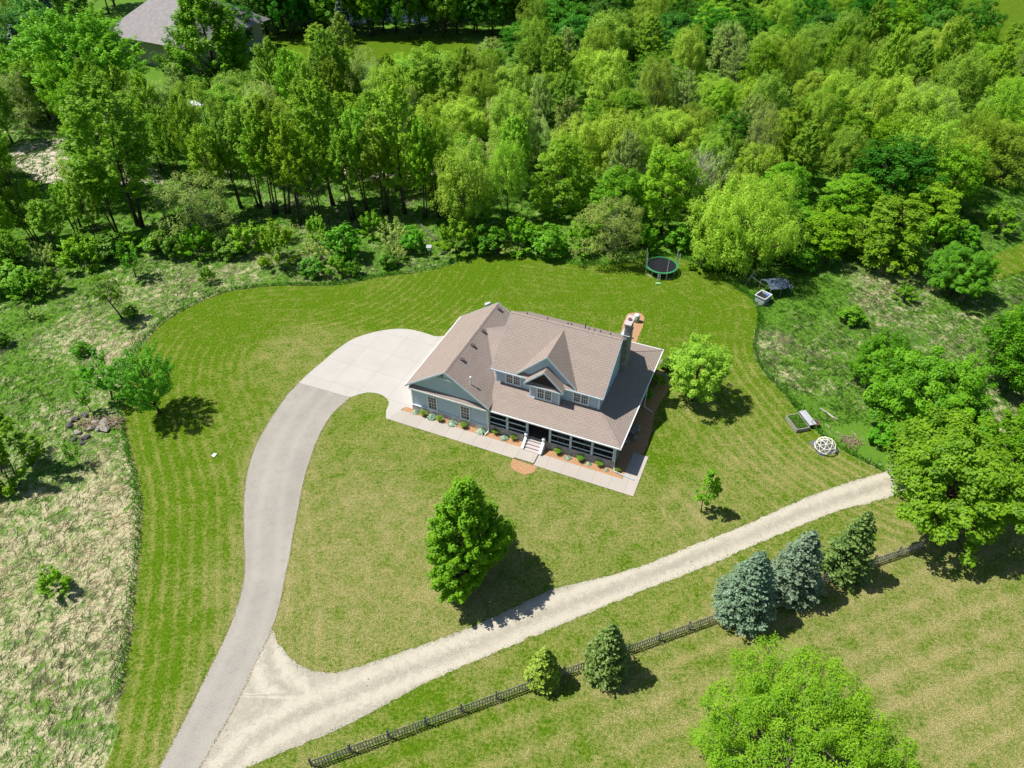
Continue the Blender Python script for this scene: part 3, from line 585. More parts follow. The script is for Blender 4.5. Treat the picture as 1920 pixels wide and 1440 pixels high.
window(8.80, 10.30, 4.22, 5.38, vwall, 3, 4, True); window(15.22, 16.70, 4.22, 5.38, vwall, 3, 4, True)
# bay with its small gable, and the big cross gable behind it
vb0 = 2.42; b0, b1 = 11.38, 14.18; zb = zp_(vb0) - .05
bw = MB(); bw.poly([(b0, vb0, zb), (b1, vb0, zb), (b1, vb0, 5.62), (b0, vb0, 5.62)]); bw.poly([(b0, vwall, zb), (b0, vb0, zb), (b0, vb0, 5.62), (b0, vwall, 5.62)]); bw.poly([(b1, vb0, zb), (b1, vwall, zb), (b1, vwall, 5.62), (b1, vb0, 5.62)])
link('bay_wall', bw.mesh('bay_wall', MAT['siding']), house)
for a, b in ((b0 - .02, b0 + .11), (b1 - .11, b1 + .02)): part('corner_board', MB().box(a, b, vb0 - .03, vb0 - .002, zb + .06, 5.42), 'trim')
part('bay_sill', MB().box(b0 - .03, b1 + .03, vb0 - .05, vb0 - .001, zb - .0, zb + .09), 'trim')
window(12.04, 13.52, 3.98, 5.30, vb0, 3, 4, True)
ua, va, za = 12.78, 2.10, 7.30; el, er, zl = 10.95, 14.60, 5.55
sg = MB(); sg.slab([(el, va, zl), (ua, va, za), (ua, vwall + .6, za), (el, vwall + .1, zl)], .10, (0, 0, -1)); sg.slab([(ua, va, za + .001), (er, va, zl), (er, vwall + .1, zl), (ua, vwall + .6, za + .001)], .10)
part('bay_roof', sg, 'shingles'); rake('rake_board', [(el - .04, va, zl - .04), (ua, va, za), (er + .04, va, zl - .04)], -.05, .17)
part('pediment', MB().poly([(el + .2, vb0 - .02, 5.60), (er - .2, vb0 - .02, 5.60), (ua, vb0 - .02, za - .12)]), 'shade_tone')  # near-black face stands in for the shaded open gable
pb = MB(); pb.slab([(el + .1, va + .02, 5.42), (er - .1, va + .02, 5.42), (er - .1, vb0 - .01, 5.60), (el + .1, vb0 - .01, 5.60)], .08); part('pent_roof', pb, 'shingles')
part('pent_fascia', MB().box(el + .1, er - .1, va - .02, va + .018, 5.30, 5.425), 'trim_blue')
cu, cz, cl, cr, cb, cv = 12.78, 8.52, 10.02, 15.52, 5.84, 2.72
vback = VF + (cz - Z2) / SM; sgab = (cz - cb) / (cu - cl)
vl = VF + (cb - Z2) / SM
bg_ = MB(); bg_.slab([(cl, cv, cb), (cu, cv, cz), (cu, vback, cz), (cl, vl, cb)], .10); bg_.slab([(cu, cv, cz + .001), (cr, cv, cb), (cr, vl, cb), (cu, vback, cz + .001)], .10)
part('cross_gable_roof', bg_, 'shingles'); rake('rake_board', [(cl - .03, cv, cb - .03), (cu, cv, cz), (cr + .03, cv, cb - .03)], -.05, .16)
link('cross_gable_wall', MB().poly([(cl + .15, vwall - .003, cb - .05), (cr - .15, vwall - .003, cb - .05), (cu, vwall - .003, cz - .14)]).mesh('cross_gable_wall', MAT['siding']), house)
# chimney
ch = MB(); ch.box(17.68, 18.19, 9.02, 10.42, 3.4, 7.95).box(17.70, 18.17, 9.06, 10.38, 7.951, 9.0).box(17.66, 18.21, 9.0, 10.44, 9.001, 9.10); chm = part('chimney', ch, 'chimney')
part('chimney_cap', MB().box(17.60, 18.27, 8.94, 10.50, 9.101, 9.19), 'step', chm); part('chimney_shoulder', MB().box(17.45, 18.24, 8.96, 10.48, 7.87, 7.95), 'trim_blue', chm)
part('flue', MB().lathe([(.17, 9.19), (.17, 9.32), (.13, 9.32), (.13, 9.20)], 14, (17.93, 9.75)), 'terracotta', chm, True)
# roof vents and pipes
zg = lambda u: ZE + SG * (WG - u)
for u, v in ((4.62, 10.95), (4.66, 7.1), (4.68, 4.75), (4.70, 2.5)):
    z = zg(u); vm_ = MB(); vm_.slab([(u - .12, v - .16, z + .18), (u + .22, v - .16, z + .12), (u + .22, v + .16, z + .12), (u - .12, v + .16, z + .18)], .05); vm_.box(u - .08, u + .16, v - .12, v + .12, z - .12, z + .1); part('roof_vent', vm_, 'lead')
part('vent_pipe', MB().tube([(6.3, .9, zg(6.3) - .1), (6.3, .9, zg(6.3) + .75)], .055, 8).tube([(6.3, .9, zg(6.3) + .70), (6.3, .9, zg(6.3) + .86)], .09, 8), 'trim')
for u, v in ((8.75, 8.15), (10.75, 8.15), (12.7, 8.2), (12.95, 8.5), (14.2, 8.7), (14.7, 8.2), (15.15, 8.5), (15.7, 8.5), (16.7, 8.2)):
    z = Z2R - SM * (v - VM); part('vent_pipe', MB().tube([(u, v, z - .1), (u, v, z + (.55 if abs(u - 14.2) < .1 else .22))], .055, 7), 'lead')

# things on and round the house ------------------------------------
def hloc(u, v, z=0): x, y = H2W(u, v); return (x, y, z)
def rocker(u, v, label):
    t = tag(empty('porch_chair', hloc(u, v, .90), HT), label, 'chair', 'white chairs on the porch')
    for s in (-1, 1):
        MB().box(s * .28 - .03, s * .28 + .03, -.28, -.22, .04, .62).build('leg', MAT['trim'], t); MB().bar((s * .28, .25, .04), (s * .28, .36, 1.2), .05).build('leg', MAT['trim'], t)
        MB().box(s * .30 - .05, s * .30 + .05, -.30, .30, .62, .66).build('armrest', MAT['trim'], t); MB().bar((s * .28, -.45, .03), (s * .28, .5, .03), .05, .06).build('rocker', MAT['trim'], t)
    MB().box(-.25, .25, -.28, .26, .40, .45).build('seat', MAT['trim'], t)
    b = MB().bar((-.26, .36, 1.16), (.26, .36, 1.16), .05, .1)
    for i in range(6): x = -.21 + .084 * i; b.bar((x, .27, .46), (x, .36, 1.14), .05, .02)
    b.build('backrest', MAT['trim'], t)
rocker(15.0, 1.25, 'white slatted rocking chair on the porch, the one nearer the steps'); rocker(17.45, 1.25, 'white slatted rocking chair on the porch, the one nearer the east corner')

# ------------------------------------------------------------------ foliage meshes (numpy)
def leaf_mesh(name, C, N, S, tint, mat, aspect=.62, seed=0, dirv=None):
    """rhombic leaves: centres C, normals N, half length S"""
    rs = np.random.RandomState(seed); n = len(C); N = N / (np.linalg.norm(N, axis=1, keepdims=True) + 1e-9)
    r = rs.normal(size=(n, 3)) if dirv is None else dirv + rs.normal(size=(n, 3)) * .25
    A = np.cross(N, r); A = np.cross(A, N); A /= np.linalg.norm(A, axis=1, keepdims=True) + 1e-9; B = np.cross(N, A)
    S = S[:, None]; V = np.stack([C - A * S, C - B * S * aspect + N * S * .12, C + A * S, C + B * S * aspect + N * S * .12], 1).reshape(-1, 3)
    me = bpy.data.meshes.new(name); me.vertices.add(4 * n); me.vertices.foreach_set('co', V.astype(np.float32).ravel())
    me.loops.add(4 * n); me.loops.foreach_set('vertex_index', np.arange(4 * n, dtype=np.int32)); me.polygons.add(n)
    me.polygons.foreach_set('loop_start', (np.arange(n) * 4).astype(np.int32)); me.update(calc_edges=True)
    me.attributes.new('tint', 'FLOAT', 'POINT').data.foreach_set('value', np.repeat(np.clip(tint, 0, 1), 4).astype(np.float32)); me.materials.append(mat); return me
def clumps(kind, H, Rr, base, nc, rs, lean=0.):
    """clump centres inside a crown envelope; returns centres, radii, growth direction"""
    c = []; ax = []; rad = []
    lob = rs.uniform(0, 6.28, 4)
    for _ in range(nc * 6):
        if len(c) >= nc: break
        if kind == 'round':
            d = rs.normal(size=3); d /= np.linalg.norm(d)
            if d[2] < -.72: continue
            ph = math.atan2(d[1], d[0]); f = 1 + .16 * math.sin(2 * ph + lob[0]) * abs(d[0]) + .13 * math.sin(3 * ph + lob[1] + 3 * d[2]) + .10 * math.sin(6 * d[2] + lob[2] + 2 * ph)
            q = rs.uniform(.18, 1) ** .42 * f * (1.16 if rs.uniform() < .14 else 1); hz = (H - base) / 2; c.append(np.array([d[0] * Rr * q, d[1] * Rr * q, base + hz + d[2] * hz * min(1.05, q)])); ax.append(np.array([d[0], d[1], d[2] * .8 + .55])); rad.append(rs.uniform(.7, 1.3)); continue
        t = rs.uniform(0, 1); ph = rs.uniform(0, 6.283)
        if kind == 'round': e = math.sqrt(max(0, 1 - (2 * t - 1) ** 2)) ** .8
        elif kind == 'ovate': e = (1 - t ** 1.5) ** .69 * min(1, .42 + t / .24 * .58) * 1.08
        elif kind == 'vase': e = (.35 + .65 * t ** .7) * math.sqrt(max(0, 1 - max(0, (t - .62) / .38) ** 2))
        elif kind == 'tall': e = .72 * math.sin(math.pi * min(1, .10 + t * .88)) ** .6
        elif kind == 'multi': e = math.sqrt(max(0, 1 - (1.15 * t - .25) ** 2)) if t < .95 else .4
        if rs.uniform() > .25 + e: continue
        e *= 1 + .20 * math.sin(2 * ph + lob[0]) + .13 * math.sin(3 * ph + lob[1] + 4 * t) + .12 * math.sin(9 * t + lob[2] + ph)
        q = rs.uniform(.30, 1) ** .5; r = Rr * e * q
        z = base + (H - base) * t; p = np.array([r * math.cos(ph) + lean * t, r * math.sin(ph), z])
        o = np.array([math.cos(ph), math.sin(ph), 0]) * (e * .9 + .1); ax.append(o * .8 + np.array([0, 0, .35 + .8 * t])); c.append(p); rad.append(rs.uniform(.7, 1.3))
    return np.array(c), np.array(rad), np.array(ax)
def make_crown(name, kind, H, Rr, base, nc, per, cr, ls, mat, seed, style='leafy', lean=0., aspect=.62):
    rs = np.random.RandomState(seed); c, rad, ax = clumps(kind, H, Rr, base, nc, rs, lean); n = len(c)
    ax = ax / np.linalg.norm(ax, axis=1, keepdims=True)
    k = rs.poisson(per, n); idx = np.repeat(np.arange(n), k); m_ = len(idx)
    d = rs.normal(size=(m_, 3)); d /= np.linalg.norm(d, axis=1, keepdims=True); rr = rs.uniform(.25, 1, m_) ** .6
    P = d * rr[:, None] * cr * rad[idx][:, None]; dirv = None
    if style == 'shoot':      # leaves ride on upswept shoots
        al = rs.uniform(-1, 1.3, m_); P = P * .55 + ax[idx] * (al * cr * rad[idx])[:, None] * 1.0
    elif style == 'weep':     # fine hanging strands
        P[:, 2] = P[:, 2] * 1.0 - rs.exponential(.35, m_) * cr * 1.4; dirv = np.tile([0, 0, -1.], (m_, 1)) + d * .6
    elif style == 'flat':
        P[:, 2] *= .5
    else: P[:, 2] *= .75
    out = c[idx] * [1, 1, 0]; out /= np.linalg.norm(out, axis=1, keepdims=True) + .3
    N = d * .6 + out * .2 + np.array([-.35, .05, 1.05]) + rs.normal(size=(m_, 3)) * .32
    tint = np.clip(rs.uniform(.1, .9, n)[idx] * .6 + rs.uniform(0, .5, m_) * .8 + (rr - .5) * .15, 0, 1)
    me = leaf_mesh(name, c[idx] + P, N, ls * rs.uniform(.65, 1.25, m_), tint, mat, aspect, seed, dirv)
    return me, c
def make_trunk(name, H, r0, base, cl, mat, seed, nb=26, lean=0., stems=1, Rr=2.):
    rn = random.Random(seed); mb = MB()
    for s in range(stems):
        a0 = rn.uniform(0, 6.28); off = 0 if stems == 1 else .25; sp = 0 if stems == 1 else Rr * .35; top = H * .86
        f = lambda t: Vector((off * math.cos(a0) + sp * t * math.cos(a0 + s * 6.28 / stems) + lean * max(0, t) ** 1.3 + .12 * math.sin(4 * t + a0), off * math.sin(a0) + sp * t * math.sin(a0 + s * 6.28 / stems) + .10 * math.sin(5 * t), top * t))
        r = r0 / math.sqrt(stems); mb.tube([f(i / 7 - .01) for i in range(8)], [r * (1 + .5 * (i == 0)) * (1 - .86 * i / 7) for i in range(8)], 7)
        cc = sorted(range(len(cl)), key=lambda i: rn.random())[:nb // stems]
        for i in cc:
            p = Vector(cl[i]); t0 = min(.92, max(base / H * .7, (p.z - (p.xy - f(p.z / H).xy).length * .8) / top)); q = f(t0); m_ = q.lerp(p, .5) + Vector((rn.uniform(-.2, .2), rn.uniform(-.2, .2), rn.uniform(-.1, .25)))
            rb = r * (1 - .8 * t0) * .5; mb.tube([q, m_, p], [rb, rb * .6, rb * .2], 4, False)
    return mb.mesh(name, mat, True, uv=False)
def make_spruce(name, H, Rr, mat, seed, dens=1.0, droop=.25, ls=.13, gap=0.):
    rs = np.random.RandomState(seed); C = []; N = []; T_ = []; S_ = []; z = .15; tips = []
    while z < H * .985:
        t = z / H; L = Rr * (1 - t) ** .74 * 1.04 * (min(1, .62 + t * 2.2)) + .08; nb = int((7 + 10 * (1 - t)) * dens)
        a0 = rs.uniform(0, 6.28)
        for j in range(nb):
            if gap and rs.uniform() < gap: continue
            a = a0 + 6.283 * j / nb + rs.uniform(-.2, .2); l = L * rs.uniform(.60, 1.18); m_ = max(6, int(l * 27)); q = np.linspace(.12, 1, m_) ** .85; side = rs.uniform(-1, 1, m_) * (.10 + .26 * (1 - np.abs(q - .55) * 1.2)) * min(1.2, l) * .8
            x = q * l; zz = z - droop * l * q + .22 * l * q ** 3 + rs.uniform(-.05, .05, m_) - np.abs(side) * .35
            C.append(np.stack([x * math.cos(a) - side * math.sin(a), x * math.sin(a) + side * math.cos(a), zz], 1))
            nn = rs.normal(size=(m_, 3)) * .45 + np.array([math.cos(a) * .35, math.sin(a) * .35, .9]); N.append(nn); T_.append(.12 + .72 * q ** 2 + rs.uniform(-.25, .25, m_)); S_.append(ls * rs.uniform(.7, 1.35, m_) * (.7 + .5 * q))  # pale tips are needle colour plus painted light; inner needles painted darker
            if j % 3 == 0: tips.append((z, a, l, droop))
        z += (.15 + .10 * (1 - t)) * H / 7.5 / max(.8, dens)
    C.append(np.stack([np.zeros(8), np.zeros(8), np.linspace(H * .93, H * 1.02, 8)], 1)); N.append(rs.normal(size=(8, 3))); T_.append(np.full(8, .6)); S_.append(np.full(8, .07))
    C = np.concatenate(C); me = leaf_mesh(name, C, np.concatenate(N), np.concatenate(S_), np.concatenate(T_), mat, .6, seed)
    mb = MB().tube([(0, 0, -.05), (0, 0, H * .5), (0, 0, H)], [.022 * H, .012 * H, .01], 6)
    for z, a, l, dp in tips: mb.tube([(0, 0, z), (l * .55 * math.cos(a), l * .55 * math.sin(a), z - dp * l * .5)], [.025, .01], 3, False)
    return me, mb.mesh(name + '_trunk', MAT['bark'], uv=False)
ND = 0
def place(name, label, cat, xy, rot, sxy, sz, protos, group=None, tilt=None):
    t = tag(empty(name, (xy[0], xy[1], 0), rot, (sxy, sxy, sz)), label, cat, group)
    if tilt: t.rotation_euler = (tilt[0], tilt[1], rot)
    for pn, me in protos: link(pn, me, t)
    return t
def tproto(name, kind, H, Rr, base, nc, per, cr, ls, lm, seed, style='leafy', r0=.18, bark='bark', stems=1, nb=26, lean=0., aspect=.62):
    cr_, cl = make_crown(name + '_crown', kind, H, Rr, base, nc, per, cr, ls, LM[lm], seed, style, lean, aspect)
    tk = make_trunk(name + '_trunk', H, r0, base, cl, MAT[bark], seed, nb, lean, stems, Rr); return dict(H=H, R=Rr, parts=[('crown', cr_), ('trunk', tk)])
def plant(p, name, label, cat, xy, h, r, rot=0., group=None, tilt=None): return place(name, label, cat, xy, rot, r / p['R'], h / p['H'], p['parts'], group, tilt)

# ------------------------------------------------------------------ specimen trees
P = {}
P['maple'] = tproto('maple', 'ovate', 10.6, 3.6, .6, 560, 96, .50, .125, 'maple', 21, 'shoot', .17, nb=60)
P['lawn'] = tproto('lawn_tree', 'round', 7.4, 2.8, .7, 300, 66, .42, .095, 'willow', 22, 'leafy', .12, nb=60)
P['locust'] = tproto('locust', 'vase', 7.2, 3.2, 1.5, 230, 66, .44, .10, 'locust', 23, 'shoot', .13, nb=60, aspect=.45)
P['maple_b'] = tproto('broad_maple', 'round', 9.0, 5.2, .6, 310, 112, .66, .135, 'edge', 24, 'leafy', .22, nb=60)
P['maple_c'] = tproto('broad_maple_b', 'round', 9.0, 5.2, .6, 290, 118, .66, .135, 'edge', 25, 'leafy', .22, nb=60)
P['bigwillow'] = tproto('big_willow', 'round', 8.6, 6.0, .8, 560, 130, .55, .10, 'lime', 26, 'weep', .28, 'bark_grey', nb=90, aspect=.34)
P['sapling'] = tproto('sapling', 'ovate', 5.2, .95, 1.4, 46, 42, .26, .10, 'maple', 27, 'leafy', .05, nb=20)
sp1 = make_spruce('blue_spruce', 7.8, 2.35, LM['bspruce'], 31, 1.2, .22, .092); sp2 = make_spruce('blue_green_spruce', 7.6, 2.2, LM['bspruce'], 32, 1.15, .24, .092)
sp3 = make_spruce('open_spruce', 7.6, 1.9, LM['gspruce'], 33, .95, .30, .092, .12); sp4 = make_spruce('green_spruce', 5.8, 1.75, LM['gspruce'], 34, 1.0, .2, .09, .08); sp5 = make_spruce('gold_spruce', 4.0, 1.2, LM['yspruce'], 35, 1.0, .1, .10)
for m_, n_, lab, xy, H0, h, s in (
    (sp1, 'blue_spruce', 'blue spruce on the fence line, the widest of the three in a row', G(1388, 1150), 7.8, 7.4, 1.0),
    (sp2, 'blue_spruce', 'blue-green spruce standing between the other two big spruces on the fence line', G(1478, 1108), 7.6, 7.2, 1.0),
    (sp3, 'spruce', 'open olive-green spruce on the fence line, the one nearest the big maples', G(1574, 1074), 7.6, 7.4, 1.05),
    (sp4, 'spruce', 'mid-height dark green spruce growing alone over the picket fence', G(1134, 1258), 5.8, 5.9, 1.0),
    (sp5, 'small_spruce', 'small golden-green spruce growing in the picket fence, the lowest conifer', G(1019, 1276), 4.0, 4.1, 1.0)):
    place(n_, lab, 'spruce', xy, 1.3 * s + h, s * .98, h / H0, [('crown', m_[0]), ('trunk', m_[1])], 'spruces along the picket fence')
plant(P['maple'], 'maple_tree', 'bright green egg-shaped maple alone on the front lawn beside the gravel track', 'tree', G(877, 1080), 10.1, 3.2, .6)
plant(P['lawn'], 'lawn_tree', 'light green tree on the lawn just east of the house', 'tree', G(1298, 750), 7.0, 2.55, 1.0)
plant(P['locust'], 'locust_tree', 'feathery green tree on the west lawn edge above the rock pile', 'tree', G(300, 774), 7.0, 3.0, 2.0)
plant(P['sapling'], 'sapling', 'slim staked-looking sapling on the lawn above the gravel track', 'tree', G(1316, 960), 5.0, .9, .4)
plant(P['bigwillow'], 'willow_tree', 'large feathery lime-green willow cut by the bottom edge of the picture', 'tree', G(1466, 1455), 8.4, 5.3, .2)
for k, px, py, h, r, rot, lab in (
    ('maple_c', 1752, 975, 9.2, 5.3, .3, 'large round green maple over the east end of the gravel track and fence'),
    ('maple_b', 1716, 806, 8.2, 4.6, 1.5, 'broad bright green maple between the climbing dome and the meadow, north of the track'),
    ('maple_b', 1640, 728, 6.2, 3.0, 2.9, 'smaller yellow-green maple at the meadow side, behind the broad maple by the dome'),
    ('maple_c', 1898, 728, 8.8, 4.2, 4.1, 'tall dark-based maple at the right edge of the picture, above the pale clearing'),
    ('maple_b', 1912, 885, 6.2, 3.8, 5.0, 'green maple at the right edge of the picture, below the pale clearing'),
    ('maple_b', 1784, 552, 6.0, 3.3, .9, 'rounded bright green tree alone by the mown path in the east meadow'),
    ('maple_c', 1925, 655, 6.0, 3.2, 2.2, 'green tree at the right picture edge between path and tall maple')):
    plant(P[k], 'broadleaf_tree', lab, 'tree', G(px, py), h, r, rot, 'broadleaf trees east of the lawn')

# ------------------------------------------------------------------ the wood
W = {}
W['willow1'] = tproto('wood_willow', 'round', 11, 3.4, 2.2, 250, 66, .50, .13, 'willow', 41, 'weep', .17, nb=22, aspect=.4)
W['willow2'] = tproto('wood_willow_b', 'multi', 11.5, 3.5, 2.0, 240, 66, .50, .13, 'willow', 42, 'weep', .2, stems=3, nb=24, aspect=.4)
W['poplar1'] = tproto('wood_poplar', 'tall', 13.5, 3.0, 3.4, 220, 64, .46, .125, 'poplar', 43, 'shoot', .17, nb=22)
W['poplar2'] = tproto('wood_poplar_b', 'tall', 13.5, 3.3, 4.0, 210, 64, .48, .125, 'poplar', 44, 'shoot', .18, stems=2, nb=26)
W['broad1'] = tproto('wood_broadleaf', 'round', 10, 3.4, 1.4, 250, 64, .52, .13, 'broad', 45, 'leafy', .18, nb=18)
W['broad2'] = tproto('wood_broadleaf_b', 'multi', 10.5, 3.4, 1.4, 250, 64, .52, .13, 'broad', 46, 'leafy', .2, nb=18)
W['olive1'] = tproto('wood_budding', 'multi', 10.5, 3.4, 2.2, 190, 50, .48, .11, 'olive', 47, 'weep', .17, 'bark_grey', stems=3, nb=60, aspect=.4)
W['olive2'] = tproto('wood_budding_b', 'tall', 11.5, 3.1, 2.6, 180, 50, .48, .11, 'olive', 48, 'shoot', .16, 'bark_grey', nb=60)
W['dark1'] = tproto('wood_dark', 'round', 11, 4.1, 1.2, 280, 66, .56, .14, 'dark', 49, 'leafy', .2, nb=14)
W['lawnwillow'] = tproto('lawn_willow', 'round', 9, 6.0, .6, 640, 76, .56, .13, 'willow', 52, 'weep', .3, nb=60, aspect=.36)
W['grove'] = tproto('grove_poplar', 'tall', 13.5, 3.0, 5.0, 170, 58, .44, .12, 'poplar', 53, 'shoot', .2, stems=3, nb=36)
W['bigdark'] = tproto('big_dark', 'ovate', 14, 6.0, .3, 420, 100, .85, .17, 'edge', 54, 'shoot', .3, nb=20)
W['vivid'] = tproto('round_bright', 'round', 14, 6.2, 1.0, 620, 70, .66, .16, 'broad', 50, 'shoot', .25, nb=20)
desc = dict(willow1='pale yellow-green willow', willow2='many-stemmed willow', poplar1='upright green poplar', poplar2='twin-stemmed poplar', broad1='full green broadleaf tree', broad2='low-crowned broadleaf tree', olive1='olive-grey budding tree', olive2='thin olive tree', dark1='dark green broadleaf tree', vivid='huge round green tree', bigdark='huge dense green tree', grove='slender-stemmed poplar clump', lawnwillow='weeping willow')
nm = dict(willow1='willow_tree', willow2='willow_tree', poplar1='poplar_tree', poplar2='poplar_tree', broad1='broadleaf_tree', broad2='broadleaf_tree', olive1='budding_tree', olive2='budding_tree', dark1='broadleaf_tree', vivid='broadleaf_tree', bigdark='broadleaf_tree', grove='poplar_tree', lawnwillow='willow_tree')
placed = []; used_labels = {}
def wood(k, x, y, h, r, rot, lab=None):
    base = (x, y); placed.append((x, y, r))
    if lab is None:
        px = 960 + FPX * x / depth(x, y, h * .6); py = pyof(x, y, h * .6)
        zone = ('at left picture edge' if px < 130 else 'behind left meadow' if px < 420 else 'above lawn curve' if px < 700 else 'behind garage' if px < 960 else 'behind chimney' if px < 1180 else 'behind trampoline' if px < 1330 else 'behind tarp shelter' if px < 1560 else 'behind east meadow' if px < 1780 else 'at right picture edge')
        row = ('in wood front' if y < 88 else 'in second row' if y < 98 else 'in middle wood' if y < 112 else 'in deep wood' if y < 128 else 'at wood far side' if y < 150 else 'beyond the wood')
        lab = (desc[k], zone, row)
        used_labels.setdefault(lab, []).append((px, None))
    t = plant(W[k], nm[k], lab if isinstance(lab, str) else 'x', 'tree', base, h, r, rot, 'trees of the wood behind the lawn')
    if not isinstance(lab, str): used_labels[lab][-1] = (px, t)
    return t
# trees one can single out, from base and top in the photograph
for k, px, py, pt, wp, lab in (
    ('lawnwillow', 1388, 492, 330, 205, 'large weeping yellow-green willow on the lawn edge between trampoline and tarp shelter'),
    ('olive1', 1142, 482, 372, 125, 'pale olive rounded tree at the lawn edge left of the trampoline'),
    ('olive1', 385, 452, 322, 130, 'spreading pale olive tree with dark stems at the front left of the wood'),
    ('willow1', 868, 440, 275, 100, 'bright yellow-green willow standing out from the wood behind the garage'),
    ('dark1', 1655, 400, 258, 150, 'dark green maple-like tree standing out among paler willows on the right'),
    ('dark1', 1365, 315, 210, 90, 'small dark green tree half hidden in the middle of the willows'),
    ('broad1', 1240, 440, 275, 110, 'vivid green tree with dark underside right behind the trampoline'),
    ('broad2', 1650, 492, 372, 130, 'loose green tree with a leaning bare trunk behind the east meadow'),
    ('broad1', 1530, 478, 400, 120, 'deep green rounded tree behind the tarp shelter'),
    ('broad2', 1460, 470, 380, 100, 'green tree filling the gap right of the large weeping willow'),
    ('vivid', 182, 208, 20, 215, 'huge vivid green rounded tree left of the grey neighbouring roof'),
    ('bigdark', 412, 172, -28, 185, 'huge dark-sided green tree right of the grey neighbouring roof'),
    ('poplar1', 605, 130, 45, 70, 'pointed bright green tree in front of the far lawn'),
    ('olive2', 345, 205, 120, 60, 'small grey-green tree below the grey neighbouring roof'),
    ('poplar2', 262, 425, 150, 200, 'tall spreading green poplar with a thick dark trunk, left of centre in the wood'),
    ('poplar1', 18, 450, 160, 120, 'tall green poplar leaning at the left end of the wood'),
    ('poplar1', 625, 385, 150, 130, 'tall poplar with a clear pair of dark trunks above the lawn curve'),
    ('poplar2', 540, 400, 180, 120, 'slim grove poplar with bare lower stems, left of the paired trunks'),
    ('poplar1', 760, 400, 160, 120, 'green poplar with a thick bent dark trunk left of the bright willow'),
    ('dark1', 1745, 30, -20, 70, 'lone dark green round tree in the bright far field at the top right')):
    x, y = G(px, py); h = hgt(px, py, pt); r = wp / 2 / (FPX / depth(x, y, h * .6))
    wood(k, x, y, h * .97, r, (px * 7.3) % 6.28, lab)
rn = random.Random(77)
WOODP = [(-80, 75), (-62, 76), (-52, 80), (-44, 84), (-34, 84.5), (-26, 83), (-16, 83), (-6, 84), (6, 84.5), (14, 83.5), (21, 83), (26, 84), (33, 82), (43, 82.5), (50, 82), (58, 86), (66, 93), (78, 99), (95, 104), (112, 122), (112, 146), (98, 150), (90, 166), (82, 196), (60, 212), (34, 214), (16, 200), (8, 168), (-2, 146), (-14, 134), (-24, 128), (-32, 130), (-44, 126), (-52, 128), (-66, 122), (-80, 122), (-95, 135), (-104, 110)]
nx0, ny0 = G(268, 72)
clear = [(G(420, 405), 3.2), (G(480, 405), 3.2), (G(540, 405), 3.2), (G(600, 405), 3.2), (G(680, 405), 3.2), (G(730, 405), 3), (G(810, 405), 3), (G(1290, 470), 4.5), (G(100, 300), 5.5), (G(395, 215), 4.0), (G(40, 320), 3), (G(700, 310), 3.0), ((nx0, ny0), 19), (G(530, 110), 14)]
cand = []
tries = 0
while len(cand) < 252 and tries < 30000:
    tries += 1; x = rn.uniform(-105, 118); y = rn.uniform(74, 215)
    if not inside([(x, y)], WOODP)[0]: continue
    if any((x - a[0]) ** 2 + (y - a[1]) ** 2 < q * q for a, q in clear): continue
    if abs(x) > y * .80 + 6: continue
    qx = 960 + FPX * x / depth(x, y); qy = pyof(x, y, 0)
    if 228 < qx < 352 and 60 < qy < 225: continue
    if 395 < qx < 860 and y < 93: continue
    sp = 4.6 + max(0, (y - 95)) * .022
    if any((x - a) ** 2 + (y - b) ** 2 < (sp if q < 90 else q) ** 2 for a, b, q in cand): continue
    if any((x - a) ** 2 + (y - b) ** 2 < (q * .85 + 1.2) ** 2 for a, b, q in placed[:20]): continue
    cand.append((x, y, 0))
for x, y, _ in cand:
    px = 960 + FPX * x / depth(x, y, 6); u = rn.random()
    if px < 700: k = 'poplar1' if u < .30 else 'poplar2' if u < .60 else 'willow2' if u < .72 else 'willow1' if u < .80 else 'olive1' if u < .88 else 'broad1'
    elif px < 1150: k = 'willow1' if u < .22 else 'willow2' if u < .42 else 'poplar1' if u < .54 else 'poplar2' if u < .66 else 'olive1' if u < .78 else 'olive2' if u < .90 else 'broad2'
    elif px < 1500: k = 'willow1' if u < .30 else 'willow2' if u < .52 else 'olive1' if u < .64 else 'olive2' if u < .76 else 'broad1' if u < .86 else 'broad2' if u < .96 else 'poplar1'
    else: k = 'willow1' if u < .26 else 'willow2' if u < .46 else 'broad1' if u < .60 else 'broad2' if u < .76 else 'olive1' if u < .86 else 'poplar1'
    if y > 150: k = 'dark1' if u < .35 else 'broad1' if u < .7 else 'willow1'
    if y < 90 and px > 1400 and k[:3] in ('wil', 'oli'): k = 'broad1' if u < .5 else 'broad2'
    H0 = W[k]['H']; h = H0 * rn.uniform(.62, 1.10); 
    if px < 700 and y < 105: h *= 1.05
    
    qx = 960 + FPX * x / depth(x, y); qy = pyof(x, y, 0)
    hc_ = h
    if 35 < qx < 185 and qy > 322: h = min(h, hgt(qx, qy, 338))
    if 350 < qx < 400 and 236 < qy < 330: h = min(h, hgt(qx, qy, 236))
    if h < 4.5: continue
    r = max(.55, h / hc_) * W[k]['R'] * rn.uniform(.72, 1.12) * (1 + max(0, y - 100) * .003)
    wood(k, x, y, h, r, rn.uniform(0, 6.28))
for i in range(11):
    px = 572 + i * 33 + rn.uniform(-6, 6); py = 226 + rn.uniform(-9, 9); x, y = G(px, py); k = ('willow1', 'poplar1', 'willow2', 'poplar2', 'olive1', 'poplar1', 'willow1', 'broad1', 'willow2', 'poplar1', 'willow1')[i]; wood(k, x, y, hgt(px, py, rn.uniform(84, 108)), W[k]['R'] * rn.uniform(1.0, 1.2), i)
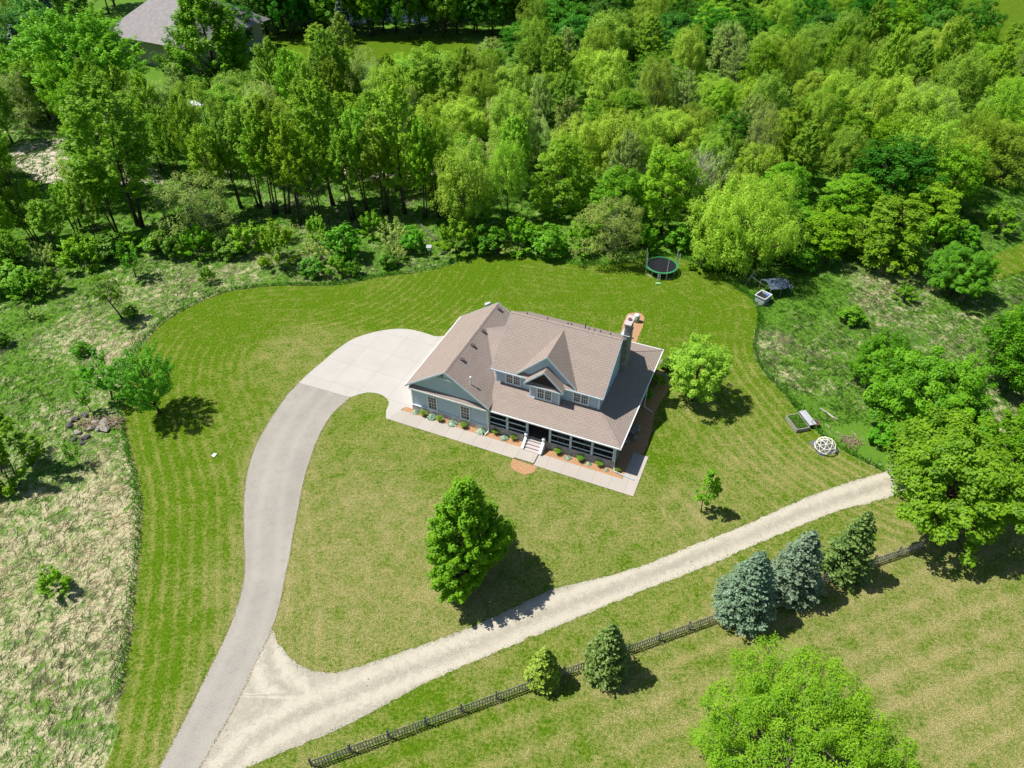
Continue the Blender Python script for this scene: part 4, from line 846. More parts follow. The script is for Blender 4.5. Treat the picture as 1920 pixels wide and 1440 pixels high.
for i, px in enumerate((415, 455, 490, 520, 565, 595, 660, 690, 720, 795, 825)):
    x, y = G(px + rn.uniform(-6, 6), 405 + rn.uniform(-16, 16)); wood('grove', x, y, rn.uniform(11.5, 14), rn.uniform(2.6, 3.4), i * 1.1)
for i, (px, py, h, r) in enumerate(((70, 458, 7.5, 2.4), (112, 474, 7, 2.2), (30, 486, 8.5, 2.6), (150, 452, 7.5, 2.4), (192, 458, 9.5, 2.8), (218, 436, 11, 2.8), (5, 400, 13, 3.2), (40, 520, 6, 2.2))):
    x, y = G(px, py); wood('grove', x, y, h, r, i * 1.7)
# far dark row behind the lawn, and spruces in the top left corner
for i in range(58):
    px = 500 + i * 11 + rn.uniform(-12, 12); x, y = G(px, (62 + rn.uniform(-6, 12)) if i % 2 else rn.uniform(20, 50)); k = rn.choice(['dark1', 'dark1', 'dark1', 'broad1']); h = rn.uniform(11, 16)
    wood(k, x, y, h, W[k]['R'] * rn.uniform(.9, 1.25), rn.uniform(0, 6.28))
for px, py, k, h in ((20, 190, 'olive2', 11), (60, 150, 'dark1', 12), (95, 120, 'dark1', 13), (30, 90, 'willow2', 14), (150, 60, 'dark1', 12), (205, 25, 'willow1', 12), (95, 225, 'willow2', 10), (215, 12, 'dark1', 14), (385, 8, 'broad1', 14), (460, 50, 'dark1', 13), (440, 95, 'dark1', 9), (20, 40, 'dark1', 15), (120, 30, 'dark1', 15)):
    x, y = G(px, py); wood(k, x, y, h, W[k]['R'] * rn.uniform(.95, 1.2), rn.uniform(0, 6.28))
spf = make_spruce('far_spruce', 12, 3.0, LM['bspruce'], 36, .8, .25, .26)
for i, (px, py, h, lab) in enumerate(((72, 175, 12, 'dark blue-grey spruce in the far left corner below the others'), (120, 100, 13, 'dark spruce in the far left corner nearest the grey roof'), (645, 80, 9, 'dark conical spruce before the pond at the edge of the far lawn'), (1160, 100, 8, 'small pointed spruce at the far side of the wood'))):
    place('spruce', lab, 'spruce', G(px, py), i, 1.0 if h > 9 else .7, h / 12, [('crown', spf[0]), ('trunk', spf[1])], 'far spruces')
ORD = ['leftmost'] + [w_ + ' from left' for w_ in 'second third fourth fifth sixth seventh eighth ninth tenth eleventh twelfth thirteenth fourteenth fifteenth sixteenth seventeenth eighteenth nineteenth twentieth'.split()]
for (d, zo, ro), l in used_labels.items():
    l.sort(key=lambda q: q[0])
    for i, (px, t) in enumerate(l): t['label'] = f"{d} {ro} {zo}" + (f", {ORD[i] if i < len(l) - 1 else 'rightmost'} there" if len(l) > 1 else '')

# bare trees
def bare(name, xy, H, mat, seed, label, n=46, r0=.13):
    rn_ = random.Random(seed); t = tag(empty(name, (xy[0], xy[1], 0)), label, 'tree'); mb = MB(); mb2 = MB()
    mb.tube([(0, 0, -.1), (.1, 0, H * .3), (.25, .1, H * .62), (.2, .2, H * .95)], [r0, r0 * .8, r0 * .5, .02], 7)
    for i in range(n):
        z = H * rn_.uniform(.28, .9); a = rn_.uniform(0, 6.28); L = (H - z) * .55 + .8; p = Vector((.15, .05, z)); q = p + Vector((math.cos(a) * L * .5, math.sin(a) * L * .5, L * .7)); e = q + Vector((math.cos(a + .5) * L * .3, math.sin(a + .5) * L * .3, L * .5))
        mb2.tube([p, q, e], [.05, .03, .008], 4, False)
        for _ in range(3): b = p.lerp(q, rn_.uniform(.4, 1)); mb2.tube([b, b + Vector((rn_.gauss(0, .6), rn_.gauss(0, .6), rn_.uniform(.3, 1.1)))], [.02, .006], 3, False)
    mb.build('trunk', MAT[mat], t); mb2.build('branches', MAT[mat], t, fix=False)
bare('bare_tree', G(1290, 430), 10.5, 'bark_pale', 5, 'leafless pale-barked tree with forked limbs above the trampoline')
bare('bare_tree', G(745, 300), 8, 'bark_grey', 6, 'bare grey tree among the poplars behind the garage')

# shrubs and young trees at the edges
S = {}
S['bush'] = tproto('bush', 'round', 2.4, 1.4, .05, 46, 60, .34, .12, 'shrub', 61, 'leafy', .05, nb=16)
S['bush2'] = tproto('bush_b', 'multi', 2.8, 1.5, .1, 46, 60, .36, .12, 'broad', 62, 'shoot', .05, nb=18, stems=3)
S['young'] = tproto('young_tree', 'vase', 4.4, 1.6, 1.3, 40, 42, .34, .11, 'locust', 63, 'shoot', .07, nb=24)
S['lean'] = tproto('leaning_tree', 'vase', 5.4, 2.0, 2.3, 48, 44, .42, .11, 'broad', 64, 'flat', .10, nb=30, lean=-1.2)
S['grey'] = tproto('grey_bush', 'round', 2.4, 1.6, .1, 40, 40, .34, .10, 'olive', 65, 'shoot', .05, 'bark_grey', nb=34, stems=3)
SH = [('bush2', 1205, 470, 3.0, 1.6, 'dark green bush directly left behind the trampoline'), ('bush', 1272, 468, 3.2, 1.7, 'dark green bush directly right behind the trampoline'), ('lean', 229, 597, 5.6, 1.9, 'leaning young tree with a thin dark trunk in the left meadow'), ('bush', 249, 596, 1.5, .8, 'small dark green bush right of the leaning young tree'),
 ('young', 212, 748, 5.4, 2.0, 'green thicket tree left of the feathery locust above the rock pile'), ('young', 170, 772, 3.4, 1.0, 'thin young tree directly above the rock pile'), ('young', 148, 872, 2.6, .9, 'spindly sapling below the rock pile'),
 ('bush2', 112, 1108, 2.0, 1.0, 'single bright bush in the straw-coloured meadow at lower left'), ('bush', 155, 664, 1.4, .9, 'low green bush in the dry patch of the left meadow'), ('bush', 8, 648, 1.6, .9, 'small bush on the left picture edge above the big bush'),
 ('bush2', 14, 890, 6.0, 2.9, 'big dark green bush-tree on the left picture edge casting a long shadow'), ('bush2', 62, 556, 2.6, 1.8, 'dark leafy bush at the left end of the wood edge'), ('bush', 25, 545, 3.4, 2.4, 'broad leafy bush in the left corner of the wood edge'), ('bush2', 100, 545, 2.6, 1.4, 'leafy bush second from the left at the wood edge'), ('grey', 62, 598, 1.3, 1.0, 'grey-green low bush in front of the left wood edge'),
 ('young', 255, 520, 4.4, 1.6, 'young tree leaning up out of the shade at the left wood edge'), ('bush2', 392, 530, 1.8, .8, 'small yellow-green bush on the meadow above the lawn curve'), ('bush2', 376, 478, 3.4, 1.9, 'bright yellow-green round bush below the spreading olive tree'),
 ('bush', 588, 515, 2.3, 1.5, 'dense round green bush at the back lawn edge'), ('bush2', 632, 516, 2.1, 1.2, 'green bush right of the dense round bush at the back lawn edge'), ('bush', 664, 516, 1.9, 1.0, 'smaller green bush at the right of the back lawn edge group'),
 ('bush2', 524, 492, 4.6, 2.2, 'tall leafy bush above the dense round bush'), ('grey', 604, 486, 3.0, 1.6, 'brown-grey twiggy bush between two green bushes'), ('bush', 648, 484, 4.4, 2.2, 'tall yellow-green bush in front of the paired trunks'), ('grey', 740, 490, 2.4, 1.5, 'low grey-green bush left of the nest box'),
 ('grey', 738, 460, 3.4, 2.0, 'pale yellow bush behind the nest box'), ('bush', 728, 500, 2.0, 1.1, 'yellow-green bush on the dry strip at the lawn edge'), ('bush', 775, 470, 3.2, 1.6, 'bright bush left of the white nest box'), ('bush2', 860, 470, 3.6, 2.4, 'wide green bush at the foot of the bright willow'), ('bush', 915, 470, 3.4, 2.2, 'wide green bush behind the garage ridge'), ('bush2', 970, 468, 3.6, 2.2, 'green bush at the middle of the back lawn edge'), ('grey', 935, 478, 1.8, 1.5, 'low pale bush on the middle lawn edge'),
 ('bush', 1030, 478, 3.8, 2.2, 'green bush left of the pale olive tree at the lawn edge'), ('bush2', 1085, 470, 3.6, 2.0, 'green bush behind the pale olive tree'), ('bush', 1190, 455, 3.4, 1.7, 'dark bush just left of the trampoline'), ('bush2', 1312, 500, 3.2, 1.6, 'green bush between trampoline and weeping willow'), ('bush', 1340, 505, 1.5, .9, 'low dark bush under the weeping willow'),
 ('bush', 1594, 604, 1.9, 1.4, 'single dull green bush in the dry patch of the east meadow'), ('bush2', 1694, 562, 1.6, 1.1, 'small bright bush in the east meadow below the mown path'), ('bush', 1500, 500, 3.0, 2.2, 'shaded bush behind the tarp shelter'), ('bush2', 1570, 470, 3.6, 2.2, 'green bush left of the leaning bare trunk'), ('bush', 1700, 500, 3.2, 2.0, 'green bush right of the leaning bare trunk'), ('bush2', 1740, 470, 3.8, 2.3, 'green bush at the mouth of the mown path'), ('bush', 1800, 458, 3.0, 2.0, 'green bush left of the mown path near the right edge'), ('bush2', 1868, 436, 3.0, 2.0, 'green bush above the mown path near the right edge'),
 ('bush', 1650, 830, 1.9, 1.3, 'bright low bush under the broad maple next to the climbing dome'), ('bush2', 160, 500, 3.2, 2.2, 'dark bush under the left end of the wood'), ('bush', 215, 480, 3.0, 2.2, 'dark bush behind the leaning young tree'), ('bush', 310, 470, 3.0, 2.2, 'dark bush left of the spreading olive tree'), ('bush2', 460, 470, 3.0, 2.0, 'dark bush right of the spreading olive tree')]
UB = [(12, 500), (48, 505), (86, 498), (122, 515), (140, 482), (185, 490), (240, 470), (278, 480), (335, 482), (352, 455), (430, 480), (488, 470), (520, 455), (560, 462), (600, 455), (682, 462), (700, 440), (800, 445), (1000, 452), (1060, 448), (1125, 452), (1430, 505), (1620, 462), (1680, 470)][::2]
WORDS = 'first second third fourth fifth sixth seventh eighth ninth tenth eleventh twelfth thirteenth fourteenth fifteenth sixteenth seventeenth eighteenth nineteenth twentieth twenty-first twenty-second twenty-third twenty-fourth'.split()
for i, (px, py) in enumerate(UB): SH.append((('bush', 'bush2', 'grey')[(i * 7) % 5 % 3], px, py, 1.8 + (i * 37 % 10) * .16, 1.3 + (i * 53 % 10) * .08, f'shaded thicket bush at the foot of the wood, {WORDS[i]} counted from the left'))
for k, px, py, h, r, lab in SH: plant(S[k], 'young_tree' if k in ('young', 'lean') else 'bush', lab, 'bush' if k not in ('young', 'lean') else 'tree', G(px, py), h, r, (px * 3.1) % 6.28 if k != 'lean' else .3, 'bushes and young trees at the meadow edges')

# ------------------------------------------------------------------ planting in the beds
def tuftmesh(name, n, h, spread, mat, seed, w=.018):
    rs = np.random.RandomState(seed); a = rs.uniform(0, 6.28, n); out = rs.uniform(.2, 1, n); 
    C = []; N = []; D = []; S_ = []; T_ = []
    for f, s in ((.3, .3), (.62, .28), (.9, .22)):
        r = out * spread * f ** 1.5; z = h * (f - .28 * out * f ** 2); C.append(np.stack([r * np.cos(a), r * np.sin(a), z], 1)); D.append(np.stack([np.cos(a) * out * spread, np.sin(a) * out * spread, h * (1.1 - f * out)], 1))
        N.append(rs.normal(size=(n, 3)) * .4 + [0, 0, .6]); S_.append(np.full(n, s * h)); T_.append(rs.uniform(0, .6, n) + f * .4)
    return leaf_mesh(name, np.concatenate(C), np.concatenate(N), np.concatenate(S_), np.concatenate(T_), LM[mat], w / (.27 * h), seed, np.concatenate(D))
def hostamesh(name, n, r, seed):
    rs = np.random.RandomState(seed); a = rs.uniform(0, 6.28, n); q = rs.uniform(.1, 1, n); C = np.stack([q * r * np.cos(a), q * r * np.sin(a), .30 - .2 * q + rs.uniform(-.03, .03, n)], 1)
    o = np.stack([np.cos(a), np.sin(a), -.45 + 0 * a], 1); return leaf_mesh(name, C, np.stack([np.cos(a) * .5, np.sin(a) * .5, 1 + 0 * a], 1), rs.uniform(.10, .16, n), rs.uniform(0, 1, n), LM['hosta'], .55, seed, o)
gm = [tuftmesh('grass_clump', 190, .62, .42, 'tallgrass', 71), tuftmesh('grass_clump_b', 190, .62, .40, 'tallgrass', 72)]; hm = [hostamesh('hosta_leaves', 110, .40, 73), hostamesh('hosta_leaves_b', 100, .38, 74)]
beds = []
Z3 = lambda a, b: W2H(G(740 + a * .1354, 680 + b * .1354)); Z4 = lambda a, b: W2H(G(900 + a / 6, 700 + b / 6))
ORDW = ['first', 'second', 'third', 'fourth', 'fifth', 'sixth', 'seventh', 'eighth', 'ninth']
gi = hi = 0
for kind, p, s in (('h', Z3(290, 695), .85), ('g', Z3(398, 735), 1.0), ('h', Z3(518, 765), 1.15), ('g', Z3(625, 810), 1.0), ('h', Z3(805, 850), 1.15), ('g', Z3(955, 900), 1.05), ('h', Z3(1210, 955), 1.3), ('g', Z3(1395, 985), 1.0), ('h', Z3(1520, 1050), .9), ('g', Z3(1650, 1065), 1.0), ('g', Z4(875, 905), 1.05), ('h', Z4(993, 955), .75), ('g', Z4(1125, 985), 1.05), ('h', Z4(1222, 1022), .62), ('g', Z4(1340, 1040), 1.05), ('h', Z4(1425, 1090), .5), ('g', Z4(1548, 1105), .7)):
    x, y = H2W(*p)
    if kind == 'g': place('ornamental_grass', f'green grass clump in the front mulch bed, {ORDW[gi]} grass counted from the garage corner', 'plant', (x, y), gi * 1.3, s, s, [('leaves', gm[gi % 2])], 'ornamental grasses in the front bed'); gi += 1
    else: place('hosta', f'pale-edged hosta in the front mulch bed, {ORDW[hi]} hosta counted from the garage corner', 'plant', (x, y), hi * 1.1, s, s, [('leaves', hm[hi % 2])], 'hostas in the front bed'); hi += 1
def rock(xy, r, seed, lab, mat='rock', group=None, z=.02, name='boulder'):
    mb = MB().blob((0, 0, r[2] * .6), r, seed, 2); o = mb.build(name, MAT[mat], None, loc=(xy[0], xy[1], z)); o.rotation_euler[2] = seed; tag(o, lab, 'rock', group)
for i, (px, py, r, lab) in enumerate(((1243, 683, (.42, .36, .34), 'white boulder at the rear corner of the house, beside the roof corner'), (1246, 707, (.36, .3, .28), 'white boulder under the light green lawn tree'), (1192, 806, (.5, .42, .36), 'grey boulder in the shaded east bed, the largest'), (1185, 812, (.38, .34, .3), 'grey boulder leaning on the largest one in the shaded east bed'), (1190, 823, (.32, .3, .24), 'small grey boulder lowest in the shaded east bed'), (1172, 829, (.4, .3, .26), 'grey boulder by the porch wall in the shaded east bed'))): rock(G(px, py), r, 80 + i, lab, group='boulders in the mulch')
for i, (px, py, k, r, lab) in enumerate(((1250, 690, 'bush', .75, 'small bush between the two white boulders east of the house'), (1213, 745, 'bush', .6, 'shaded bush against the east porch'), (1232, 722, 'bush2', .7, 'dark bush beside the downspout on the east side'))): plant(S[k], 'bush', lab, 'bush', G(px, py), 1.1, r, i, 'bushes beside the east porch')
t = tag(empty('utility_barrel', (*G(1193, 603), .02)), 'white-topped green barrel on the mulch behind the chimney', 'barrel')
MB().lathe([(.30, 0), (.33, .3), (.30, .8)], 16).build('body', simple('pale_green_drum', (.22, .36, .26)), t, True); MB().lathe([(.32, .80), (.30, .9), (.12, .97)], 16).build('lid', MAT['white_plastic'], t, True)
t = tag(empty('propane_tank', (*G(915, 574), 0), .5, (.6, .6, .6)), 'white rounded tank behind the garage roof', 'tank'); MB().tube([(-.62, 0, .5), (-.52, 0, .5), (.52, 0, .5), (.62, 0, .5)], [.12, .3, .3, .12], 14).build('tank', MAT['white_plastic'], t, True); MB().box(-.4, -.3, -.25, .25, 0, .25).box(.3, .4, -.25, .25, 0, .25).build('feet', MAT['dark_metal'], t)

# ------------------------------------------------------------------ picket fence
F0, F1, F2 = [Vector((*p, 0)) for p in FENCE]; fen = tag(empty('picket_fence', F0), 'long low weathered grey picket fence running below the gravel track', 'fence')
def fence_run(a, b):
    L = (b - a).length; n = max(1, round(L / 2.4)); d = (b - a) / n; u = d.normalized(); nrm = Vector((-u.y, u.x, 0))
    for i in range(n):
        p = a + d * i - F0; q = a + d * (i + 1) - F0
        pb = MB().bar(p + Vector((0, 0, -.1)), p + Vector((0, 0, 1.12)), .11); pb.build('post', MAT['fence_dark'], fen)
        for z in (.28, .82): MB().bar(p + nrm * -.075 + Vector((0, 0, z)), q + nrm * -.075 + Vector((0, 0, z)), .04, .08).build('rail', MAT['fence_dark'], fen)
        k = 13; mb = MB()
        for j in range(k):
            c = p + (q - p) * ((j + .5) / k) - nrm * .11; rr_ = random.Random(i * 31 + j); tp = Vector((rr_.gauss(0, .012), rr_.gauss(0, .012), rr_.uniform(-.03, .03)))
            mb.bar(c + Vector((0, 0, .06)), c + Vector((0, 0, 1.0)) + tp, .075, .022, up=nrm)
        mb.build('pickets', MAT['fence'], fen)
    MB().bar(b - F0 + Vector((0, 0, -.1)), b - F0 + Vector((0, 0, 1.12)), .11).build('post', MAT['fence'], fen)
fence_run(F0, F1); fence_run(F1, F2)

# ------------------------------------------------------------------ trampoline
tx, ty = G(1239, 509); ty += 0; tr_ = tag(empty('trampoline', (tx, ty, 0), 0, (.93, .93, 1)), 'round trampoline with black mat and green padded rim at the wood edge', 'trampoline')
def ring(r, z, w, h, k=40, name='x', mat='x', flat=True, parent=None):
    mb = MB(); n = 0
    for i in range(k):
        a, b = 6.2832 * i / k, 6.2832 * (i + 1) / k; q = lambda t, rr, zz: (rr * math.cos(t), rr * math.sin(t), zz)
        mb.poly([q(a, r, z), q(b, r, z), q(b, r + w, z - .02), q(a, r + w, z - .02)]); mb.poly([q(a, r, z - h), q(a, r + w, z - h), q(b, r + w, z - h), q(b, r, z - h)]); mb.poly([q(a, r + w, z - .02), q(b, r + w, z - .02), q(b, r + w, z - h), q(a, r + w, z - h)]); mb.poly([q(a, r, z), q(a, r, z - h), q(b, r, z - h), q(b, r, z)])
    return mb.build(name, MAT[mat], parent)
ring(1.86, .94, .21, .06, name='pad', mat='green_pvc', parent=tr_)
MB().lathe([(1.84, .86), (1.84, .875)], 40).build('mat', MAT['black_mat'], tr_); ring(1.98, .86, .05, .05, name='frame', mat='grey_metal', parent=tr_)
for i in range(4):
    a = .5 + i * 1.5708; l = MB(); 
    for s in (-.28, .28): l.tube([(2.0 * math.cos(a + s), 2.0 * math.sin(a + s), .82), (2.0 * math.cos(a + s), 2.0 * math.sin(a + s), .03)], .025, 6)
    l.bar((2.0 * math.cos(a - .28), 2.0 * math.sin(a - .28), .03), (2.0 * math.cos(a + .28), 2.0 * math.sin(a + .28), .03), .05); l.build('leg', MAT['grey_metal'], tr_)
PA = [-1.42, -.25, .35, 2.75, 3.35]
for a in PA: MB().tube([(2.08 * math.cos(a), 2.08 * math.sin(a), .1), (2.08 * math.cos(a), 2.08 * math.sin(a), 1.4), (2.12 * math.cos(a), 2.12 * math.sin(a), 2.75)], .026, 6).build('pole', MAT['white_plastic'], tr_)
for a0, a1 in ((-.25, .35), (2.75, 3.35)):
    nb = MB()
    for i in range(6): a, b = a0 + (a1 - a0) * i / 6, a0 + (a1 - a0) * (i + 1) / 6; nb.poly([(2.0 * math.cos(a), 2.0 * math.sin(a), .95), (2.0 * math.cos(b), 2.0 * math.sin(b), .95), (2.06 * math.cos(b), 2.06 * math.sin(b), 2.5), (2.06 * math.cos(a), 2.06 * math.sin(a), 2.5)])
    nb.build('safety_net', MAT['net'], tr_, fix=False)
ld = MB(); 
for x in (-.75, -.45): ld.bar((x, -1.95, .88), (x - .06, -2.35, .02), .04)
for z in (.25, .5, .72): ld.bar((-.75 - .06 * (1 - z), -1.97 - .4 * (1 - z / .9), z), (-.45 - .06 * (1 - z), -1.97 - .4 * (1 - z / .9), z), .05)
ld.build('ladder', MAT['grey_metal'], tr_); tag(MB().box(-.28, .28, -.14, .14, 0, .10).box(-.22, .22, -.1, .1, .101, .14).build('step_tray', simple('pale_green_plastic', (.30, .60, .30)), None, loc=(tx - .75, ty - 2.75, .01)), 'pale green step tray at the foot of the trampoline ladder', 'tray')
# ------------------------------------------------------------------ dome climber on its mat
dx_, dy_ = G(1545, 843); mt = MB().slab([(*[c - o for c, o in zip(G(*p), (dx_, dy_))], .04) for p in ((1516, 829), (1538, 856), (1575, 847), (1552, 822))], .03); o = mt.build('ground_mat', MAT['slate_mat'], None, loc=(dx_, dy_, .006)); tag(o, 'square dark grey mat under the climbing dome', 'mat')
dm = tag(empty('climbing_dome', (dx_, dy_, .05), .4), 'cream geodesic climbing dome standing on the dark mat', 'climbing frame')
bm = bmesh.new(); bmesh.ops.create_icosphere(bm, subdivisions=2, radius=.92); bm.edges.ensure_lookup_table(); mb = MB(); mb2 = MB()
for e in bm.edges:
    a, b = e.verts[0].co, e.verts[1].co
    if min(a.z, b.z) > -.3: mb.tube([a + Vector((0, 0, .30)), b + Vector((0, 0, .30))], .03, 6)
for v in bm.verts:
    if v.co.z > -.3: mb2.blob((v.co.x, v.co.y, v.co.z + .30), (.055, .055, .055), 1, 1)
bm.free(); mb.build('bars', MAT['cream'], dm); mb2.build('joints', MAT['cream'], dm)
# ------------------------------------------------------------------ planter box with bench, pot
q = [G(1474, 788), G(1492, 812), G(1512, 806), G(1490, 777)]; bx, by = q[1]; ang = math.atan2(q[0][1] - q[1][1], q[0][0] - q[1][0])
pl = tag(empty('garden_planter', (bx, by, 0), ang - math.pi / 2), 'grey raised garden planter full of green seedlings at the lawn corner', 'planter')
MB().box(0, 1.35, 0, .07, 0, .42).box(0, .07, .071, 1.9, 0, .42).box(1.28, 1.35, .071, 1.9, 0, .42).box(.0, 1.35, 1.901, 1.97, 0, .42).build('box', MAT['weathered'], pl); MB().box(.08, 1.27, .08, 1.89, .0, .33).build('soil', MAT['soil'], pl)
rs = np.random.RandomState(4); n = 900; link('plants', leaf_mesh('seedlings', np.stack([rs.uniform(.1, 1.25, n), rs.uniform(.1, 1.85, n), rs.uniform(.33, .55, n)], 1), rs.normal(size=(n, 3)) + [0, 0, .6], rs.uniform(.03, .08, n), rs.uniform(0, 1, n), LM['shrub'], .5, 4), pl)
bn = tag(empty('garden_bench', (bx, by, 0), ang - math.pi / 2), 'flat pale grey bench top standing against the raised planter', 'bench'); MB().box(1.42, 2.12, .2, 2.15, .44, .50).build('seat', MAT['grey_metal'], bn)
for y in (.3, 2.0): MB().box(1.45, 2.09, y, y + .06, 0, .438).build('leg', MAT['dark_metal'], bn)
px_, py_ = G(1527, 799); t = tag(empty('plant_pot', (px_, py_, 0)), 'brown round pot at the end of the grey bench', 'pot'); MB().lathe([(.24, 0), (.34, .42), (.38, .43), (.38, .5), (.32, .5), (.30, .42)], 16).build('pot', MAT['terracotta'], t, True); MB().lathe([(.0, .44), (.31, .45)], 16).build('soil', MAT['soil'], t)
def log(a, b, r, lab, mat='bark_pale', name='log'):
    (x0, y0), (x1, y1) = a, b; L = math.hypot(x1 - x0, y1 - y0); mb = MB().tube([(0, 0, r), (L * .35, .06, r * 1.2), (L * .7, -.05, r), (L, .05, r * 1.5)], [r, r * .85, r * .7, r * .4], 8); mb.tube([(L * .6, 0, r), (L * .8, .35, r * 3)], [r * .4, r * .1], 5)
    tag(mb.build(name, MAT[mat], None, True, (x0, y0, 0), math.atan2(y1 - y0, x1 - x0)), lab, 'log')
log(G(1570, 789), G(1537, 767), .11, 'pale fallen log slanting out from under the broad maple'); log(G(1600, 820), G(1576, 818), .06, 'thin pale branch lying behind the climbing dome', name='fallen_branch'); log(G(1548, 797), G(1556, 803), .05, 'short crooked stick between planter and dome', name='fallen_branch')
for i, (px, py, lab) in enumerate(((1594, 829, 'brown brush pile under the broad maple next to the dome'),)): 
    mb = MB(); r_ = random.Random(5)
    for _ in range(60): a = r_.uniform(0, 6.28); c = Vector((r_.gauss(0, .4), r_.gauss(0, .28), r_.uniform(.02, .22))); mb.bar(c, c + Vector((math.cos(a), math.sin(a), r_.uniform(-.1, .2))) * r_.uniform(.4, 1), .03)
    tag(mb.build('brush_pile', MAT['brushwood'], None, loc=(*G(px, py), 0)), lab, 'brush pile')
# ------------------------------------------------------------------ tarp shelter, crate, barrel, swing frame
sx, sy = G(1452, 548); sh = tag(empty('tarp_shelter', (sx, sy, 0), .28), 'sagging blue-grey tarp shelter on thin poles in the shade at the wood edge', 'shelter')
mb = MB(); k = 8; gp = {}
for i in range(k + 1):
    for j in range(k + 1): u, v = i / k, j / k; gp[i, j] = (-1.5 + 3.0 * u, -1.1 + 2.2 * v, 1.75 - .5 * abs(v - .55) * 1.6 - .14 * math.sin(math.pi * u) - (.35 * (u > .8)) + .05 * math.sin(9 * u + 5 * v))
for i in range(k):
    for j in range(k): mb.poly([gp[i, j], gp[i + 1, j], gp[i + 1, j + 1], gp[i, j + 1]])
tp = mb.build('tarp', MAT['tarp'], sh, True, fix=False)
for x, y in ((-1.45, -1.05), (1.45, -1.05), (-1.45, 1.05), (1.45, 1.05), (0, -1.05)): MB().tube([(x, y, 0), (x * .99, y * .99, 1.3)], .025, 6).build('pole', MAT['grey_metal'], sh)
sw = tag(empty('metal_stand', (*G(1403, 538), 0), .3), 'thin leaning metal frame left of the tarp shelter', 'frame'); MB().tube([(-.3, .3, 0), (0, 0, 1.5)], .025).tube([(.3, .3, 0), (0, 0, 1.5)], .025).tube([(0, 0, 1.5), (.75, .25, 1.6)], .025).tube([(0, 0, 1.5), (2.0, -1.3, .1)], .025).tube([(.75, .25, 1.6), (1.0, .6, 0)], .025).build('tubes', MAT['grey_metal'], sw)
cr = tag(empty('plastic_crate', (*G(1428, 566), 0), .75), 'white open-topped plastic bin beside the tarp shelter', 'bin')
MB().slab([(-.62, -.55, 0), (.62, -.55, 0), (.70, -.62, .95), (-.70, -.62, .95)], .05, (0, 1, 0)).slab([(-.62, .55, 0), (-.70, .62, .95), (.70, .62, .95), (.62, .55, 0)], .05, (0, -1, 0)).box(-.66, -.60, -.55, .55, .0, .93).box(.60, .66, -.55, .55, .0, .93).box(-.6, .6, -.5, .5, .01, .05).build('body', MAT['grey_plastic'], cr)
MB().box(-.76, .76, -.68, -.60, .95, 1.0).box(-.76, .76, .60, .68, .95, 1.0).box(-.76, -.68, -.6, .6, .95, 1.0).box(.68, .76, -.6, .6, .95, 1.0).build('rim', MAT['white_plastic'], cr); MB().box(-.58, .58, -.48, .48, .3, .72).build('inner_shade', MAT['dark_metal'], cr)  # dark block fills the bin in place of its shaded inside
bb = tag(empty('blue_barrel', (*G(1439, 563), 0)), 'blue plastic barrel tucked behind the white bin', 'barrel'); MB().lathe([(.26, 0), (.32, .15), (.32, .75), (.27, .85), (.1, .86)], 16).build('body', MAT['blue_plastic'], bb, True)
tag(MB().box(-.8, .8, -.12, .12, .02, .08).box(-.6, .7, .16, .3, .02, .07).build('boards', MAT['weathered'], None, loc=(*G(1430, 572), 0), rz=.1), 'pale boards lying in front of the white bin', 'boards')
# nest box, lawn marker, rock pile
nbx = tag(empty('nest_box', (*G(806, 484), 0)), 'small white nest box on a post at the back edge of the lawn', 'nest box'); MB().tube([(0, 0, 0), (0, 0, 1.2)], .035).build('post', MAT['weathered'], nbx); MB().box(-.22, .22, -.22, .22, 1.2, 1.62).build('box', MAT['white_plastic'], nbx); MB().slab([(-.32, -.3, 1.63), (.32, -.3, 1.63), (.32, .3, 1.72), (-.32, .3, 1.72)], .04).build('roof', MAT['grey_metal'], nbx)
tag(MB().slab([(-.16, -.2, .08), (.16, -.2, .08), (.16, .2, .08), (-.16, .2, .08)], .06).build('utility_cover', MAT['white_plastic'], None, loc=(*G(402, 854), .005), rz=-.3), 'small white utility cover lying in the striped west lawn', 'utility cover')
RP = [(197, 800, .55, 0, 'long pale slab-like rock at the lawn end of the rock pile'), (180, 795, .40, 0, 'pale jagged rock second from the lawn in the rock pile'), (172, 804, .34, 0, 'pale rock in the lower middle of the rock pile'), (186, 805, .36, 0, 'pale round rock below the slab in the rock pile'), (160, 780, .36, 1, 'dark rock at the top of the rock pile'), (141, 788, .36, 1, 'rounded dark violet rock on the left of the rock pile'), (131, 799, .34, 1, 'dark rock at the far left of the rock pile'), (147, 812, .34, 0, 'white-topped rock on the lower left of the rock pile'), (161, 822, .36, 1, 'dark rock at the lower right of the rock pile'), (140, 825, .28, 1, 'small brown-black rock at the bottom left of the rock pile'), (154, 832, .28, 1, 'small dark rock at the very bottom of the rock pile'), (129, 773, .2, 0, 'little pale stone left above the rock pile'), (217, 795, .3, 0, 'cut stump-like rock nearest the mown lawn')]
for i, (px, py, r, dk, lab) in enumerate(RP): rock(G(px, py), (r * (1.7 if i == 0 else 1.1), r * .8, r * .6), 90 + i, lab, 'rock_dark' if dk else 'rock', 'rocks of the pile beside the west lawn', 0, 'rock')
mb = MB(); r_ = random.Random(8)
for _ in range(170): a = r_.uniform(0, 6.28); c = Vector((r_.uniform(-1.9, 1.9), r_.uniform(-.75, .75), r_.uniform(.02, .5))); mb.bar(c, c + Vector((math.cos(a), math.sin(a) * .6, r_.uniform(-.1, .2))) * r_.uniform(.3, 1.1), .035)
tag(mb.build('brush_pile', MAT['brushwood'], None, loc=(*G(192, 796), 0)), 'heap of bleached brushwood among the rocks beside the west lawn', 'brush pile')
